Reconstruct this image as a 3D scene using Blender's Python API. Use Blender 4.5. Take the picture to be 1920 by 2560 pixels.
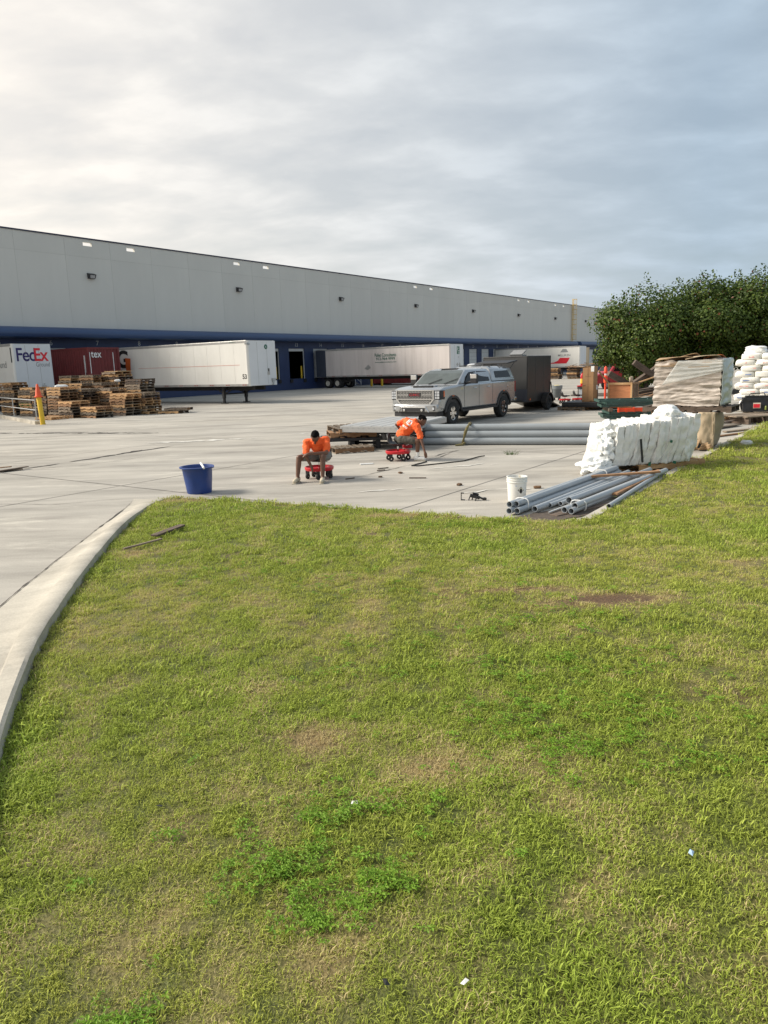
import bpy, math, random
import numpy as np
from mathutils import Vector, Matrix, Euler, noise as mnoise
random.seed(7); rng = np.random.default_rng(11)
for o in list(bpy.data.objects): bpy.data.objects.remove(o)
S = bpy.context.scene; COL = S.collection
R = math.radians

# ---------------------------------------------------------------- camera
CAM_H = 2.12
pit, rol = math.atan(365/1840), math.atan(280/9240)
U0 = Vector((0, math.sin(pit), math.cos(pit))); FW = Vector((0, math.cos(pit), -math.sin(pit))); R0 = Vector((1, 0, 0))
CX = R0*math.cos(rol) - U0*math.sin(rol); CU = U0*math.cos(rol) + R0*math.sin(rol)
cam = bpy.data.cameras.new('camera'); cam_o = bpy.data.objects.new('camera', cam); COL.objects.link(cam_o)
cam.sensor_fit = 'VERTICAL'; cam.sensor_height = 36; cam.lens = 36*1840/2560; cam.clip_start = .05; cam.clip_end = 3000
m = Matrix((CX, CU, -FW)).transposed().to_4x4(); m.translation = (0, 0, CAM_H); cam_o.matrix_world = m
S.camera = cam_o

# ---------------------------------------------------------------- sky and sun
SUN_AZ, SUN_EL = R(-82), R(36)          # azimuth from +Y towards +X
sd = Vector((math.sin(SUN_AZ)*math.cos(SUN_EL), math.cos(SUN_AZ)*math.cos(SUN_EL), math.sin(SUN_EL)))
sun = bpy.data.lights.new('sun', 'SUN'); sun.energy = 3.7; sun.angle = R(17); sun.color = (1, .93, .82)
sun_o = bpy.data.objects.new('sun', sun); COL.objects.link(sun_o); sun_o.rotation_euler = (-sd).to_track_quat('-Z', 'Y').to_euler()
sun_o.location = (-40, 0, 60)
W_ = bpy.data.worlds.new('World'); S.world = W_; W_.use_nodes = True
nt = W_.node_tree; nt.nodes.clear(); N = nt.nodes.new; L = nt.links.new
def node(nt, typ, **kw):
    n = nt.nodes.new(typ)
    for k, v in kw.items(): setattr(n, k, v)
    return n
def ramp(nt, fac, stops, interp='LINEAR'):
    r = nt.nodes.new('ShaderNodeValToRGB'); r.color_ramp.interpolation = interp
    e = r.color_ramp.elements
    while len(e) < len(stops): e.new(.5)
    for el, (p, c) in zip(e, stops):
        el.position = p; el.color = (c, c, c, 1) if isinstance(c, (int, float)) else (*c, 1)
    nt.links.new(fac, r.inputs[0]); return r.outputs[0]
def mix(nt, fac, a, b, blend='MIX'):
    n = nt.nodes.new('ShaderNodeMix'); n.data_type = 'RGBA'; n.blend_type = blend
    for s, v in ((n.inputs[0], fac), (n.inputs[6], a), (n.inputs[7], b)):
        if isinstance(v, bpy.types.NodeSocket): nt.links.new(v, s)
        elif isinstance(v, (int, float)): s.default_value = v if s.type == 'VALUE' else (v, v, v, 1)
        else: s.default_value = (*v, 1)
    return n.outputs[2]
def math_n(nt, op, a, b=None):
    n = nt.nodes.new('ShaderNodeMath'); n.operation = op
    for s, v in zip(n.inputs, (a, b)):
        if v is None: continue
        if isinstance(v, (int, float)): s.default_value = v
        else: nt.links.new(v, s)
    return n.outputs[0]
sky = N('ShaderNodeTexSky'); sky.sky_type = 'NISHITA'; sky.sun_disc = False
sky.sun_elevation = SUN_EL; sky.sun_rotation = SUN_AZ; sky.dust_density = 1.2; sky.air_density = 1.2
tc = N('ShaderNodeTexCoord'); sep = N('ShaderNodeSeparateXYZ'); L(tc.outputs['Generated'], sep.inputs[0])
den = math_n(nt, 'ADD', math_n(nt, 'MAXIMUM', sep.outputs[2], 0.0), .22)
cx = math_n(nt, 'DIVIDE', sep.outputs[0], den); cy = math_n(nt, 'DIVIDE', sep.outputs[1], den)
cmb = N('ShaderNodeCombineXYZ'); L(cx, cmb.inputs[0]); L(cy, cmb.inputs[1])
mp = N('ShaderNodeMapping'); mp.inputs['Rotation'].default_value = (0, 0, R(32)); mp.inputs['Scale'].default_value = (1.0, 1.5, 1); L(cmb.outputs[0], mp.inputs[0])
n1 = N('ShaderNodeTexNoise'); n1.inputs['Scale'].default_value = 3.0; n1.inputs['Detail'].default_value = 8; n1.inputs['Roughness'].default_value = .52; n1.inputs['Distortion'].default_value = .15; L(mp.outputs[0], n1.inputs[0])
n2 = N('ShaderNodeTexNoise'); n2.inputs['Scale'].default_value = .55; n2.inputs['Detail'].default_value = 4; L(mp.outputs[0], n2.inputs[0])
dt = N('ShaderNodeVectorMath'); dt.operation = 'DOT_PRODUCT'; L(tc.outputs['Generated'], dt.inputs[0]); dt.inputs[1].default_value = (math.sin(SUN_AZ), math.cos(SUN_AZ), -.12)
glow = ramp(nt, math_n(nt, 'MULTIPLY_ADD', dt.outputs['Value'], .5), [(0, 0), (.36, 0), (.76, 1)])
cloud = mix(nt, glow, (.335, .41, .485), (.77, .715, .645))
puff = ramp(nt, n1.outputs['Fac'], [(.34, .97), (.52, 1.0), (.68, 1.08)])
cloud = mix(nt, 1.0, cloud, puff, 'MULTIPLY')
cover = math_n(nt, 'ADD', ramp(nt, n1.outputs['Fac'], [(.36, 0), (.64, .2)]), ramp(nt, n2.outputs['Fac'], [(.3, .66), (.65, .80)]))
bgS = N('ShaderNodeBackground'); L(sky.outputs[0], bgS.inputs[0]); bgS.inputs[1].default_value = .06
bgC = N('ShaderNodeBackground'); L(cloud, bgC.inputs[0]); bgC.inputs[1].default_value = 1.0
mx = N('ShaderNodeMixShader'); L(cover, mx.inputs[0]); L(bgS.outputs[0], mx.inputs[1]); L(bgC.outputs[0], mx.inputs[2])
wo = N('ShaderNodeOutputWorld'); L(mx.outputs[0], wo.inputs[0])
for n in nt.nodes:
    if n.type == 'MATH' and n.operation == 'MULTIPLY_ADD': n.inputs[2].default_value = .5
vs = S.view_settings; vs.view_transform = 'Standard'; vs.look = 'None'; vs.gamma = 1; vs.exposure = 0.55; vs.use_curve_mapping = False
S.render.engine = 'CYCLES'

# ---------------------------------------------------------------- materials
MATS = {}
def M(name, col=(.5, .5, .5), rough=.6, metal=0, var=.12, scale=3, bump=0, bscale=40, rand=0, coat=0, col2=None, trans=0, alpha=1, stretch=None, dirt=0, dirtcol=(.12, .1, .08), spec=.5):
    if name in MATS: return MATS[name]
    mt = bpy.data.materials.new(name); mt.use_nodes = True; nt = mt.node_tree
    b = nt.nodes['Principled BSDF']; b.inputs['Roughness'].default_value = rough; b.inputs['Metallic'].default_value = metal
    b.inputs['Specular IOR Level'].default_value = spec
    if coat: b.inputs['Coat Weight'].default_value = coat; b.inputs['Coat Roughness'].default_value = .08
    if trans: b.inputs['Transmission Weight'].default_value = trans
    b.inputs['Alpha'].default_value = alpha
    tc = nt.nodes.new('ShaderNodeTexCoord'); vec = tc.outputs['Object']
    if stretch:
        mp = nt.nodes.new('ShaderNodeMapping'); mp.inputs['Scale'].default_value = stretch; nt.links.new(vec, mp.inputs[0]); vec = mp.outputs[0]
    nz = nt.nodes.new('ShaderNodeTexNoise'); nz.inputs['Scale'].default_value = scale; nz.inputs['Detail'].default_value = 6; nz.inputs['Roughness'].default_value = .62; nt.links.new(vec, nz.inputs[0])
    c = mix(nt, ramp(nt, nz.outputs['Fac'], [(.3, 0), (.7, 1)]), tuple(x*(1-var) for x in col), col2 or tuple(min(1, x*(1+var)) for x in col))
    if dirt:
        nd = nt.nodes.new('ShaderNodeTexNoise'); nd.inputs['Scale'].default_value = scale*.7; nd.inputs['Detail'].default_value = 9; nd.inputs['Roughness'].default_value = .7; nt.links.new(vec, nd.inputs[0])
        c = mix(nt, ramp(nt, nd.outputs['Fac'], [(.48, 0), (.75, dirt)]), c, dirtcol)
    if rand:
        oi = nt.nodes.new('ShaderNodeObjectInfo')
        c = mix(nt, 1.0, c, ramp(nt, oi.outputs['Random'], [(0, 1-rand), (1, 1+rand)]), 'MULTIPLY')
    nt.links.new(c, b.inputs['Base Color'])
    if bump:
        nb = nt.nodes.new('ShaderNodeTexNoise'); nb.inputs['Scale'].default_value = bscale; nb.inputs['Detail'].default_value = 4; nt.links.new(vec, nb.inputs[0])
        bp = nt.nodes.new('ShaderNodeBump'); bp.inputs['Strength'].default_value = bump; bp.inputs['Distance'].default_value = .02; nt.links.new(nb.outputs['Fac'], bp.inputs['Height']); nt.links.new(bp.outputs[0], b.inputs['Normal'])
    MATS[name] = mt; return mt

# ---------------------------------------------------------------- mesh helpers
class MB:
    def __init__(s): s.v = []; s.f = []
    def add(s, vs, fs):
        b = len(s.v); s.v += [tuple(v) for v in vs]; s.f += [tuple(i+b for i in f) for f in fs]; return s
    def box(s, c, d, rot=None, taper=None):
        x, y, z = d[0]/2, d[1]/2, d[2]/2; t = taper or (1, 1)
        vs = [Vector((-x, -y, -z)), Vector((x, -y, -z)), Vector((x, y, -z)), Vector((-x, y, -z)), Vector((-x*t[0], -y*t[1], z)), Vector((x*t[0], -y*t[1], z)), Vector((x*t[0], y*t[1], z)), Vector((-x*t[0], y*t[1], z))]
        if rot: e = Euler(rot).to_matrix(); vs = [e @ v for v in vs]
        return s.add([v+Vector(c) for v in vs], [(0, 3, 2, 1), (4, 5, 6, 7), (0, 1, 5, 4), (1, 2, 6, 5), (2, 3, 7, 6), (3, 0, 4, 7)])
    def b2(s, x0, x1, y0, y1, z0, z1): return s.box(((x0+x1)/2, (y0+y1)/2, (z0+z1)/2), (x1-x0, y1-y0, z1-z0))
    def tube(s, pts, rad, seg=8, caps=True, closed=False):
        pts = [Vector(p) for p in pts]; n = len(pts)
        rads = rad if isinstance(rad, (list, tuple)) else [rad]*n
        vs = []; fs = []; up = None
        for i, p in enumerate(pts):
            if closed: t = (pts[(i+1) % n]-pts[i-1])
            else: t = (pts[min(i+1, n-1)]-pts[max(i-1, 0)])
            t.normalize()
            if up is None: up = Vector((0, 0, 1)) if abs(t.z) < .9 else Vector((1, 0, 0))
            a = t.cross(up).normalized(); b = a.cross(t).normalized(); up = b
            for k in range(seg):
                th = 2*math.pi*k/seg; vs.append(p+(a*math.cos(th)+b*math.sin(th))*rads[i])
        for i in range(n if closed else n-1):
            j = (i+1) % n
            for k in range(seg): fs.append((i*seg+k, i*seg+(k+1) % seg, j*seg+(k+1) % seg, j*seg+k))
        if caps and not closed: fs += [tuple(range(seg))[::-1], tuple((n-1)*seg+k for k in range(seg))]
        return s.add(vs, fs)
    def lathe(s, prof, seg=24, c=(0, 0, 0), axis='z', closed=False):
        vs = []; fs = []; n = len(prof)
        for r, h in prof:
            for k in range(seg):
                th = 2*math.pi*k/seg; a, b = r*math.cos(th), r*math.sin(th)
                vs.append((c[0]+a, c[1]+b, c[2]+h) if axis == 'z' else ((c[0]+a, c[1]+h, c[2]+b) if axis == 'y' else (c[0]+h, c[1]+a, c[2]+b)))
        for i in range(n if closed else n-1):
            j = (i+1) % n
            for k in range(seg): fs.append((i*seg+k, i*seg+(k+1) % seg, j*seg+(k+1) % seg, j*seg+k))
        return s.add(vs, fs)
    def prism(s, prof, axis, lo, hi):      # prof: 2D polygon in the two other axes (order x,y,z)
        n = len(prof)
        def mk(p, h): return {'x': (h, p[0], p[1]), 'y': (p[0], h, p[1]), 'z': (p[0], p[1], h)}[axis]
        vs = [mk(p, lo) for p in prof]+[mk(p, hi) for p in prof]
        return s.add(vs, [tuple(range(n))[::-1], tuple(range(n, 2*n))]+[(i, (i+1) % n, (i+1) % n+n, i+n) for i in range(n)])
    def mesh(s, name, mat, smooth=None):
        me = bpy.data.meshes.new(name); me.from_pydata(s.v, [], s.f); me.validate()
        if mat: me.materials.append(mat)
        if smooth is not None:
            me.shade_smooth(); me.set_sharp_from_angle(angle=R(smooth))
        return me
    def build(s, name, mat, parent=None, smooth=None, bevel=0, loc=None, rot=None, fixn=False):
        me = s.mesh(name, mat, smooth)
        if fixn:
            import bmesh
            bm = bmesh.new(); bm.from_mesh(me); bmesh.ops.recalc_face_normals(bm, faces=bm.faces); bm.to_mesh(me); bm.free()
        o = bpy.data.objects.new(name, me); COL.objects.link(o)
        if parent: o.parent = parent
        if loc: o.location = loc
        if rot: o.rotation_euler = rot
        if bevel:
            bv = o.modifiers.new('bevel', 'BEVEL'); bv.width = bevel; bv.segments = 2; bv.limit_method = 'ANGLE'; bv.angle_limit = R(35)
        return o
def tag(o, label, cat, group=None):
    o['label'] = label; o['category'] = cat
    if group: o['group'] = group
    return o
def struct(o): o['kind'] = 'structure'; return o
def thing(name, label, cat, loc=(0, 0, 0), rz=0, group=None):
    o = bpy.data.objects.new(name, None); COL.objects.link(o); o.empty_display_size = .2
    o.location = loc; o.rotation_euler = (0, 0, rz); return tag(o, label, cat, group)
def dup(root, loc, rz=0, label=None, scale=None, rot=None):
    r = root.copy(); COL.objects.link(r); r.location = loc; r.rotation_euler = rot or (0, 0, rz)
    if label: r['label'] = label
    if scale: r.scale = scale
    for ch in list(root.children):
        c = ch.copy(); COL.objects.link(c); c.parent = r
        for g in list(ch.children):
            e = g.copy(); COL.objects.link(e); e.parent = c
    return r
def bake(o):
    dg = bpy.context.evaluated_depsgraph_get(); me = bpy.data.meshes.new_from_object(o.evaluated_get(dg)); return me
def text(name, s, mat, parent, loc, rot, w=None, h=None, off=0, thick=.004, shear=0, spacing=1):
    cu = bpy.data.curves.new(name, 'FONT'); cu.body = s; cu.offset = off; cu.extrude = 0; cu.shear = shear; cu.space_character = spacing
    o = bpy.data.objects.new(name, cu); COL.objects.link(o)
    bpy.context.view_layer.update(); me = bake(o); bpy.data.objects.remove(o)
    co = np.array([v.co[:] for v in me.vertices]); lo, hi = co.min(0), co.max(0)
    sx = (w/(hi[0]-lo[0])) if w else 1; sy = (h/(hi[1]-lo[1])) if h else sx
    if not w: sx = sy
    co = (co-(lo+hi)/2)*np.array([sx, sy, 1]); co[:, 2] = 0
    me.vertices.foreach_set('co', co.ravel()); me.update(); me.materials.clear(); me.materials.append(mat); me.name = name
    o = bpy.data.objects.new(name, me); COL.objects.link(o); o.parent = parent; o.location = loc; o.rotation_euler = rot
    return o
def blob(name, caps, mat, parent=None, voxel=.014, smooth=4, ell=()):
    """one continuous surface grown round tapered capsules (p0, r0, p1, r1) and ellipsoids (c, (rx,ry,rz), rot)"""
    mb = MB()
    for p0, r0, p1, r1 in caps:
        p0, p1 = Vector(p0), Vector(p1); ax = (p1-p0); ln = ax.length; ax.normalize()
        pts = [p0-ax*r0*.98]+[p0-ax*r0*math.cos(a) for a in (.6, 1.0)]+[p0, p1]+[p1+ax*r1*math.cos(a) for a in (1.0, .6)]+[p1+ax*r1*.98]
        rr = [r0*.12, r0*math.sin(.6), r0*math.sin(1.0), r0, r1, r1*math.sin(1.0), r1*math.sin(.6), r1*.12]
        mb.tube(pts, rr, 14)
    for c, rad, rot in ell:
        e = Euler(rot).to_matrix(); u = 14; w = 10; vs = []; fs = []
        for i in range(w+1):
            ph = math.pi*(i/w)*.98+.03
            for k in range(u):
                th = 2*math.pi*k/u; vs.append(Vector(c)+e @ Vector((rad[0]*math.sin(ph)*math.cos(th), rad[1]*math.sin(ph)*math.sin(th), rad[2]*math.cos(ph))))
        for i in range(w):
            for k in range(u): fs.append((i*u+k, i*u+(k+1) % u, (i+1)*u+(k+1) % u, (i+1)*u+k))
        fs += [tuple(range(u)), tuple(w*u+k for k in range(u))[::-1]]
        mb.add(vs, fs)
    o = mb.build(name, mat, None)
    rm = o.modifiers.new('remesh', 'REMESH'); rm.mode = 'VOXEL'; rm.voxel_size = voxel
    sm = o.modifiers.new('smooth', 'SMOOTH'); sm.factor = .5; sm.iterations = smooth
    bpy.context.view_layer.update(); me = bake(o); me.shade_smooth(); bpy.data.objects.remove(o)
    o = bpy.data.objects.new(name, me); COL.objects.link(o)
    if not me.materials: me.materials.append(mat)
    if parent: o.parent = parent
    return o
def fbm(x, y, z=0, o=4):
    return mnoise.fractal(Vector((x, y, z)), 1.0, 2.0, o)

# frame of the warehouse: q = foot of the wall, DV along it, NV out of it
Q = Vector((-13.25, 70.42, 0)); DV = Vector((.57304, .81953, 0)); NV = Vector((.81953, -.57304, 0))
def WD(a, o, z=0): return Q+DV*a+NV*o+Vector((0, 0, z))
RZ_D = math.atan2(.81953, .57304); RZ_N = math.atan2(-.57304, .81953)
# ================================================================ setting: yard, kerb, lawn
def concrete_mat(name, base, warm, joints=False):
    mt = bpy.data.materials.new(name); mt.use_nodes = True; nt = mt.node_tree; b = nt.nodes['Principled BSDF']; b.inputs['Roughness'].default_value = .85; b.inputs['Specular IOR Level'].default_value = .25
    g = nt.nodes.new('ShaderNodeNewGeometry')
    def nz(scale, detail=6, stretch=None, rough=.6, rot=0):
        v = g.outputs['Position']
        if stretch:
            mp = nt.nodes.new('ShaderNodeMapping'); mp.inputs['Scale'].default_value = stretch; mp.inputs['Rotation'].default_value = (0, 0, rot); nt.links.new(v, mp.inputs[0]); v = mp.outputs[0]
        n = nt.nodes.new('ShaderNodeTexNoise'); n.inputs['Scale'].default_value = scale; n.inputs['Detail'].default_value = detail; n.inputs['Roughness'].default_value = rough; nt.links.new(v, n.inputs[0]); return n.outputs['Fac']
    c = mix(nt, ramp(nt, nz(.12, 5), [(.35, 0), (.65, 1)]), base, warm)
    c = mix(nt, 1.0, c, ramp(nt, nz(.5, 8, (.35, 1.6, 1), .65, R(-12)), [(.3, .66), (.5, 1.0), (.72, 1.2)]), 'MULTIPLY')
    c = mix(nt, 1.0, c, ramp(nt, nz(1.3, 8, (.22, 1.5, 1), .7, R(14)), [(.3, .80), (.55, 1.02), (.75, 1.12)]), 'MULTIPLY')
    c = mix(nt, ramp(nt, nz(.9, 9, (.5, 1.4, 1), .72, R(5)), [(.56, 0), (.68, .7)]), c, (.58, .545, .47))       # chalky scuffs
    c = mix(nt, ramp(nt, nz(.33, 9, (.4, 1.2, 1), .72, R(-25)), [(.50, 0), (.72, .62)]), c, (.15, .135, .12))  # oil and tyre grime
    c = mix(nt, 1.0, c, ramp(nt, nz(55, 3), [(.3, .88), (.7, 1.1)]), 'MULTIPLY')
    nt.links.new(c, b.inputs['Base Color'])
    bp = nt.nodes.new('ShaderNodeBump'); bp.inputs['Strength'].default_value = .25; bp.inputs['Distance'].default_value = .01; nt.links.new(nz(30, 6), bp.inputs['Height']); nt.links.new(bp.outputs[0], b.inputs['Normal'])
    return mt
m_lot = concrete_mat('yard_concrete', (.365, .343, .305), (.42, .388, .336))
m_kerb = concrete_mat('kerb_concrete', (.41, .382, .325), (.47, .432, .365))
mb = MB(); mb.add([(-700, -300, 0), (700, -300, 0), (700, 900, 0), (-700, 900, 0)], [(0, 1, 2, 3)])
yard = struct(mb.build('yard', m_lot))
m_joint = M('joint_dark', (.17, .155, .14), .9, var=.3, scale=2)  # dark tone of the slab joints and a hairline crack
m_tar = M('tar_stain', (.045, .038, .032), .75, var=.4, scale=3)
m_paint = M('white_scrape', (.60, .58, .53), .85, var=.2, scale=9)
def strip(name, pts, w, mat, z=.004, jit=0, seed=0):
    pts = [Vector((p[0], p[1], 0)) for p in pts]; q = []
    for i in range(len(pts)-1):
        n = max(2, int((pts[i+1]-pts[i]).length/(.12 if jit else .8)))
        for k in range(n): q.append(pts[i].lerp(pts[i+1], k/n))
    q.append(pts[-1]); vs = []; fs = []
    for i, p in enumerate(q):
        t = (q[min(i+1, len(q)-1)]-q[max(i-1, 0)]).normalized(); nn = Vector((-t.y, t.x, 0))
        off = fbm(p.x*.8+seed, p.y*.8, seed)*jit; ww = w*(1 if not jit else max(.06, .55+1.3*fbm(p.x*1.3, p.y*1.3+seed, 3)+.9*fbm(p.x*7, p.y*7+seed, 5))); ww = max(ww, .008)
        ww *= min(1, .15+i*.12, .15+(len(q)-1-i)*.12) if jit else 1
        off += .25*w*fbm(p.x*9, p.y*9, seed+2) if jit else 0
        vs += [p+nn*(off+ww/2)+Vector((0, 0, z)), p+nn*(off-ww/2)+Vector((0, 0, z))]
    for i in range(len(q)-1): fs.append((2*i, 2*i+1, 2*i+3, 2*i+2))
    o = MB().add(vs, fs).build(name, mat); return struct(o)
# slab joints run square to and along the warehouse
for k in range(-2, 9): strip('slab_joint', [WD(-62, 8+k*6.2), WD(70, 8+k*6.2)], .022, m_joint)
for k in range(-9, 10): strip('slab_joint', [WD(k*7.7-3, 0), WD(k*7.7-3, 64)], .022, m_joint, z=.006)
strip('tar_line', [(-15.5, 28.9), (-11.9, 27.7), (-9.5, 26.9), (-7.6, 26.3)], .34, m_tar, .009, .12, 3)
strip('tar_line', [(-13.5, 28.3), (-10, 27.5)], .10, m_tar, .010, .2, 8)
strip('tar_line', [(-8.6, 16.9), (-7.4, 19.0), (-6.8, 20.4), (-6.1, 21.6)], .13, m_tar, .009, .08, 5)
strip('tar_line', [(-7.25, 19.3), (-6.75, 20.7)], .24, m_tar, .010, .08, 11)
strip('tar_line', [(-8.5, 16.9), (-7.1, 17.6), (-6.0, 19.1)], .025, m_tar, .010, .06, 21)
strip('crack', [(-1.9, 13.5), (-.6, 14.2), (.9, 16.2), (1.9, 18.2)], .03, m_tar, .009, .1, 31)
strip('crack', [(1.2, 17.2), (1.6, 17.9), (1.9, 18.3)], .10, m_tar, .010, .08, 33)
strip('crack', [(-8.5, 12.7), (-5.5, 12.2), (-3.9, 12.75)], .018, m_joint, .009, .05, 35)
for i, (x, y, w, l, a) in enumerate([(1.35, 15.35, .22, .9, 22), (1.75, 15.5, .15, .9, 20), (-1.4, 24.5, .25, 3.2, 4), (2.3, 15.5, .06, .35, 30), (-5.5, 23.0, .3, 3.5, 14), (3.7, 15.9, .1, .3, 4), (-.6, 17.3, .05, .35, 5), (.1, 12.6, .12, 1.4, 5), (1.9, 12.2, .2, 1.2, 7)]):
    dx, dy = math.cos(R(a))*l/2, math.sin(R(a))*l/2
    strip('white_scrape', [(x-dx, y-dy), (x, y+.03), (x+dx, y+dy)], w*1.5, m_paint, .008+.0004*i, .22, 40+i)
# kerb: gutter pan, rounded step and top along a curve
crack = [(-4.6, 14.2), (-4.22, 12.28), (-4.08, 11.0), (-4.0, 10.0), (-3.84, 8.4), (-3.71, 7.15), (-3.5, 5.6), (-3.15, 4.0), (-2.6, 2.2), (-1.9, .3), (-1.1, -1.8)]
mid = [(-4.02, 12.35), (-3.93, 11.8), (-3.80, 10.6), (-3.68, 9.5), (-3.47, 8.0), (-3.27, 7.1), (-2.98, 5.7), (-2.52, 4.3), (-1.95, 2.8), (-1.3, .9), (-.6, -1.2)]
edge = [(-3.66, 12.42), (-3.76, 11.79), (-3.62, 10.4), (-3.50, 9.4), (-3.27, 8.04), (-3.06, 6.95), (-2.72, 5.4), (-2.28, 4.03), (-1.68, 2.5), (-1.05, .65), (-.35, -1.5)]
def resample(p, n):
    p = np.array(p); s = np.r_[0, np.cumsum(np.hypot(*np.diff(p, axis=0).T))]; t = np.linspace(0, s[-1], n)
    a = np.c_[np.interp(t, s, p[:, 0]), np.interp(t, s, p[:, 1])]
    for _ in range(6): a[1:-1] = .25*a[:-2]+.5*a[1:-1]+.25*a[2:]
    return a
crack[0] = (-4.3, 12.5)
A_, B_, C_ = resample(crack, 90), resample(mid, 90), resample(edge, 90)
vs = []; fs = []
for i in range(90):
    tt = min(1, i/14); e = fbm(i*.5, 2, 0, 5)*.007; e2 = fbm(i*.9, 7, 0, 4)*.004
    a, b, c = A_[i], B_[i], C_[i]; u = c-b; u = u/np.linalg.norm(u)
    rows = [(a[0], a[1], .004), ((a[0]+b[0])/2, (a[1]+b[1])/2, .012+.02*tt), (b[0]-u[0]*.05, b[1]-u[1]*.05, .02+.05*tt), (b[0], b[1], .025+.085*tt+e2), (c[0]-u[0]*.04, c[1]-u[1]*.04, .03+.105*tt+e2), (c[0]+u[0]*e, c[1]+u[1]*e, .025+.095*tt+e2), (c[0]+u[0]*(e+.02), c[1]+u[1]*(e+.02), -.1)]
    vs += rows
for i in range(89):
    for k in range(6): fs.append((i*7+k, i*7+k+1, (i+1)*7+k+1, (i+1)*7+k))
kerb = struct(MB().add(vs, fs).build('kerb', m_kerb, smooth=40, fixn=True))
strip('kerb_crack', [tuple(p) for p in A_[2:]], .022, m_tar, .012, .012, 50)
for i in (20, 37, 52, 66):
    a, c = A_[i], C_[i]; strip('kerb_crack', [tuple(a-(c-a)*2.2), tuple(a-(c-a)*.05)], .012, m_tar, .010, .03, 60+i)
# concrete edge beam on the right of the lawn
e_pts = [(2.72, 9.55), (4.9, 12.75), (11.95, 22.85), (16, 28.6), (30, 48.5)]
vs = []; fs = []
for p, nx in zip(e_pts, range(5)):
    u = Vector((.82, -.573, 0)); vs += [Vector((*p, .0))-u*.12, Vector((*p, .05))-u*.11, Vector((*p, .05))+u*.03, Vector((*p, -.1))+u*.03]
for i in range(4):
    for k in range(3): fs.append((i*4+k, i*4+k+1, i*4+k+5, i*4+k+4))
struct(MB().add(vs, fs).build('edge_beam', m_kerb, fixn=True))
# lawn
LAWN = [tuple(p) for p in C_] + [(6, -3), (60, -3), (60, 90)] + e_pts[::-1] + [(2.35, 9.5), (1.67, 9.7), (.95, 10.12), (.23, 10.5), (-.7, 11.0), (-1.65, 11.5), (-2.7, 12.0)]
LP = np.array(LAWN)
def inside(x, y):
    c = np.zeros(x.shape, bool); j = len(LP)-1
    for i in range(len(LP)):
        xi, yi, xj, yj = *LP[i], *LP[j]
        c ^= ((yi > y) != (yj > y)) & (x < (xj-xi)*(y-yi)/((yj-yi) or 1e-9)+xi); j = i
    return c
def edist(x, y):
    best = np.full(x.shape, 1e9)
    for i in range(len(LP)):
        a, b = LP[i], LP[(i+1) % len(LP)]
        ab = b-a; L2 = (ab**2).sum()+1e-12; t = np.clip(((x-a[0])*ab[0]+(y-a[1])*ab[1])/L2, 0, 1)
        best = np.minimum(best, np.hypot(x-a[0]-t*ab[0], y-a[1]-t*ab[1]))
    return best
def lawn_z(x, y, s=None):
    s = edist(x, y) if s is None else s
    t = np.clip(s/5.5, 0, 1); return .035+.24*t*t*(3-2*t)
PATCH = [(1.80, 5.65, .46, .17, 1.4, 1), (1.16, 6.02, .4, .08, 1.2, 1), (1.5, 6.35, .16, .05, .6, 1), (-.42, 3.78, .26, .17, 1.0, .6), (.36, 3.42, .45, .14, .85, .1), (.72, 3.02, .2, .12, .45, 0), (-.75, 4.5, .3, .1, .3, .1), (-2.95, 8.45, .35, .3, .6, .5), (-3.3, 12.0, .5, .15, .8, .8), (.1, 10.2, .55, .12, .8, .7), (1.0, 9.95, .35, .07, .8, 1), (-.6, 10.75, .22, .06, .7, .8), (-1.2, 9.4, .25, .06, .6, .6), (2.4, 9.1, .5, .1, .45, .2), (3.6, 6.9, .5, .12, .4, .4), (1.35, 2.05, .25, .1, .4, .8), (-.35, 2.25, .1, .06, .5, .6), (.42, 2.62, .15, .1, .55, .1), (1.0, 2.28, .12, .07, .5, .3), (-1.35, 2.9, .4, .12, .4, .5), (2.6, 4.4, .35, .08, .4, .8)]
def lawn_attr(x, y):
    """straw 0-1, soil 0-1, lush 0-1 for arrays"""
    n = len(x); st = np.zeros(n); so = np.zeros(n); lu = np.zeros(n)
    for i in range(n):
        a, b = float(x[i]), float(y[i])
        big = fbm(a*.55+3, b*.4, 1, 3); md = fbm(a*2.9, b*2.3, 5, 4); sm = fbm(a*6, b*6, 9, 3)
        s = .14+.46*md+.24*sm-.16*big; l = .45+.5*big+.25*fbm(a*1.2, b*1.0, 20, 3)
        d = max(0, fbm(a*2.6, b*2.2, 30, 4)-.42)*1.2
        for px, py, rx, ry, w, soil in PATCH:
            r2 = ((a-px)/rx)**2+((b-py)/ry)**2
            if r2 < 6:
                g = math.exp(-r2*(1+.6*sm))*w; s += g*.9; d += g*soil*.9
        st[i] = s; so[i] = d; lu[i] = l
    return np.clip(st, 0, 1), np.clip(so, 0, 1), np.clip(lu, 0, 1)
gx = np.r_[np.arange(-4.2, 6.4, .11), np.arange(6.4, 20, .2), np.arange(20, 60, 1.2)]; gy = np.r_[np.arange(-3, 0, .5), np.arange(0, 13.2, .11), np.arange(13.2, 34, .2), np.arange(34, 90, 1.2)]
XX, YY = np.meshgrid(gx, gy); sh = XX.shape; xf, yf = XX.ravel(), YY.ravel()
ins = inside(xf, yf); ds = edist(xf, yf); keep = ins | (ds < np.where((xf > 6.4) | (yf > 13.2), .22, .13))
zf = np.where(ins, lawn_z(xf, yf, ds), .035-ds*.6)+np.array([fbm(a*3, b*3, 2, 3)*.012 for a, b in zip(xf, yf)])
near = (xf < 6.4) & (yf < 13.2) & keep
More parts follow.
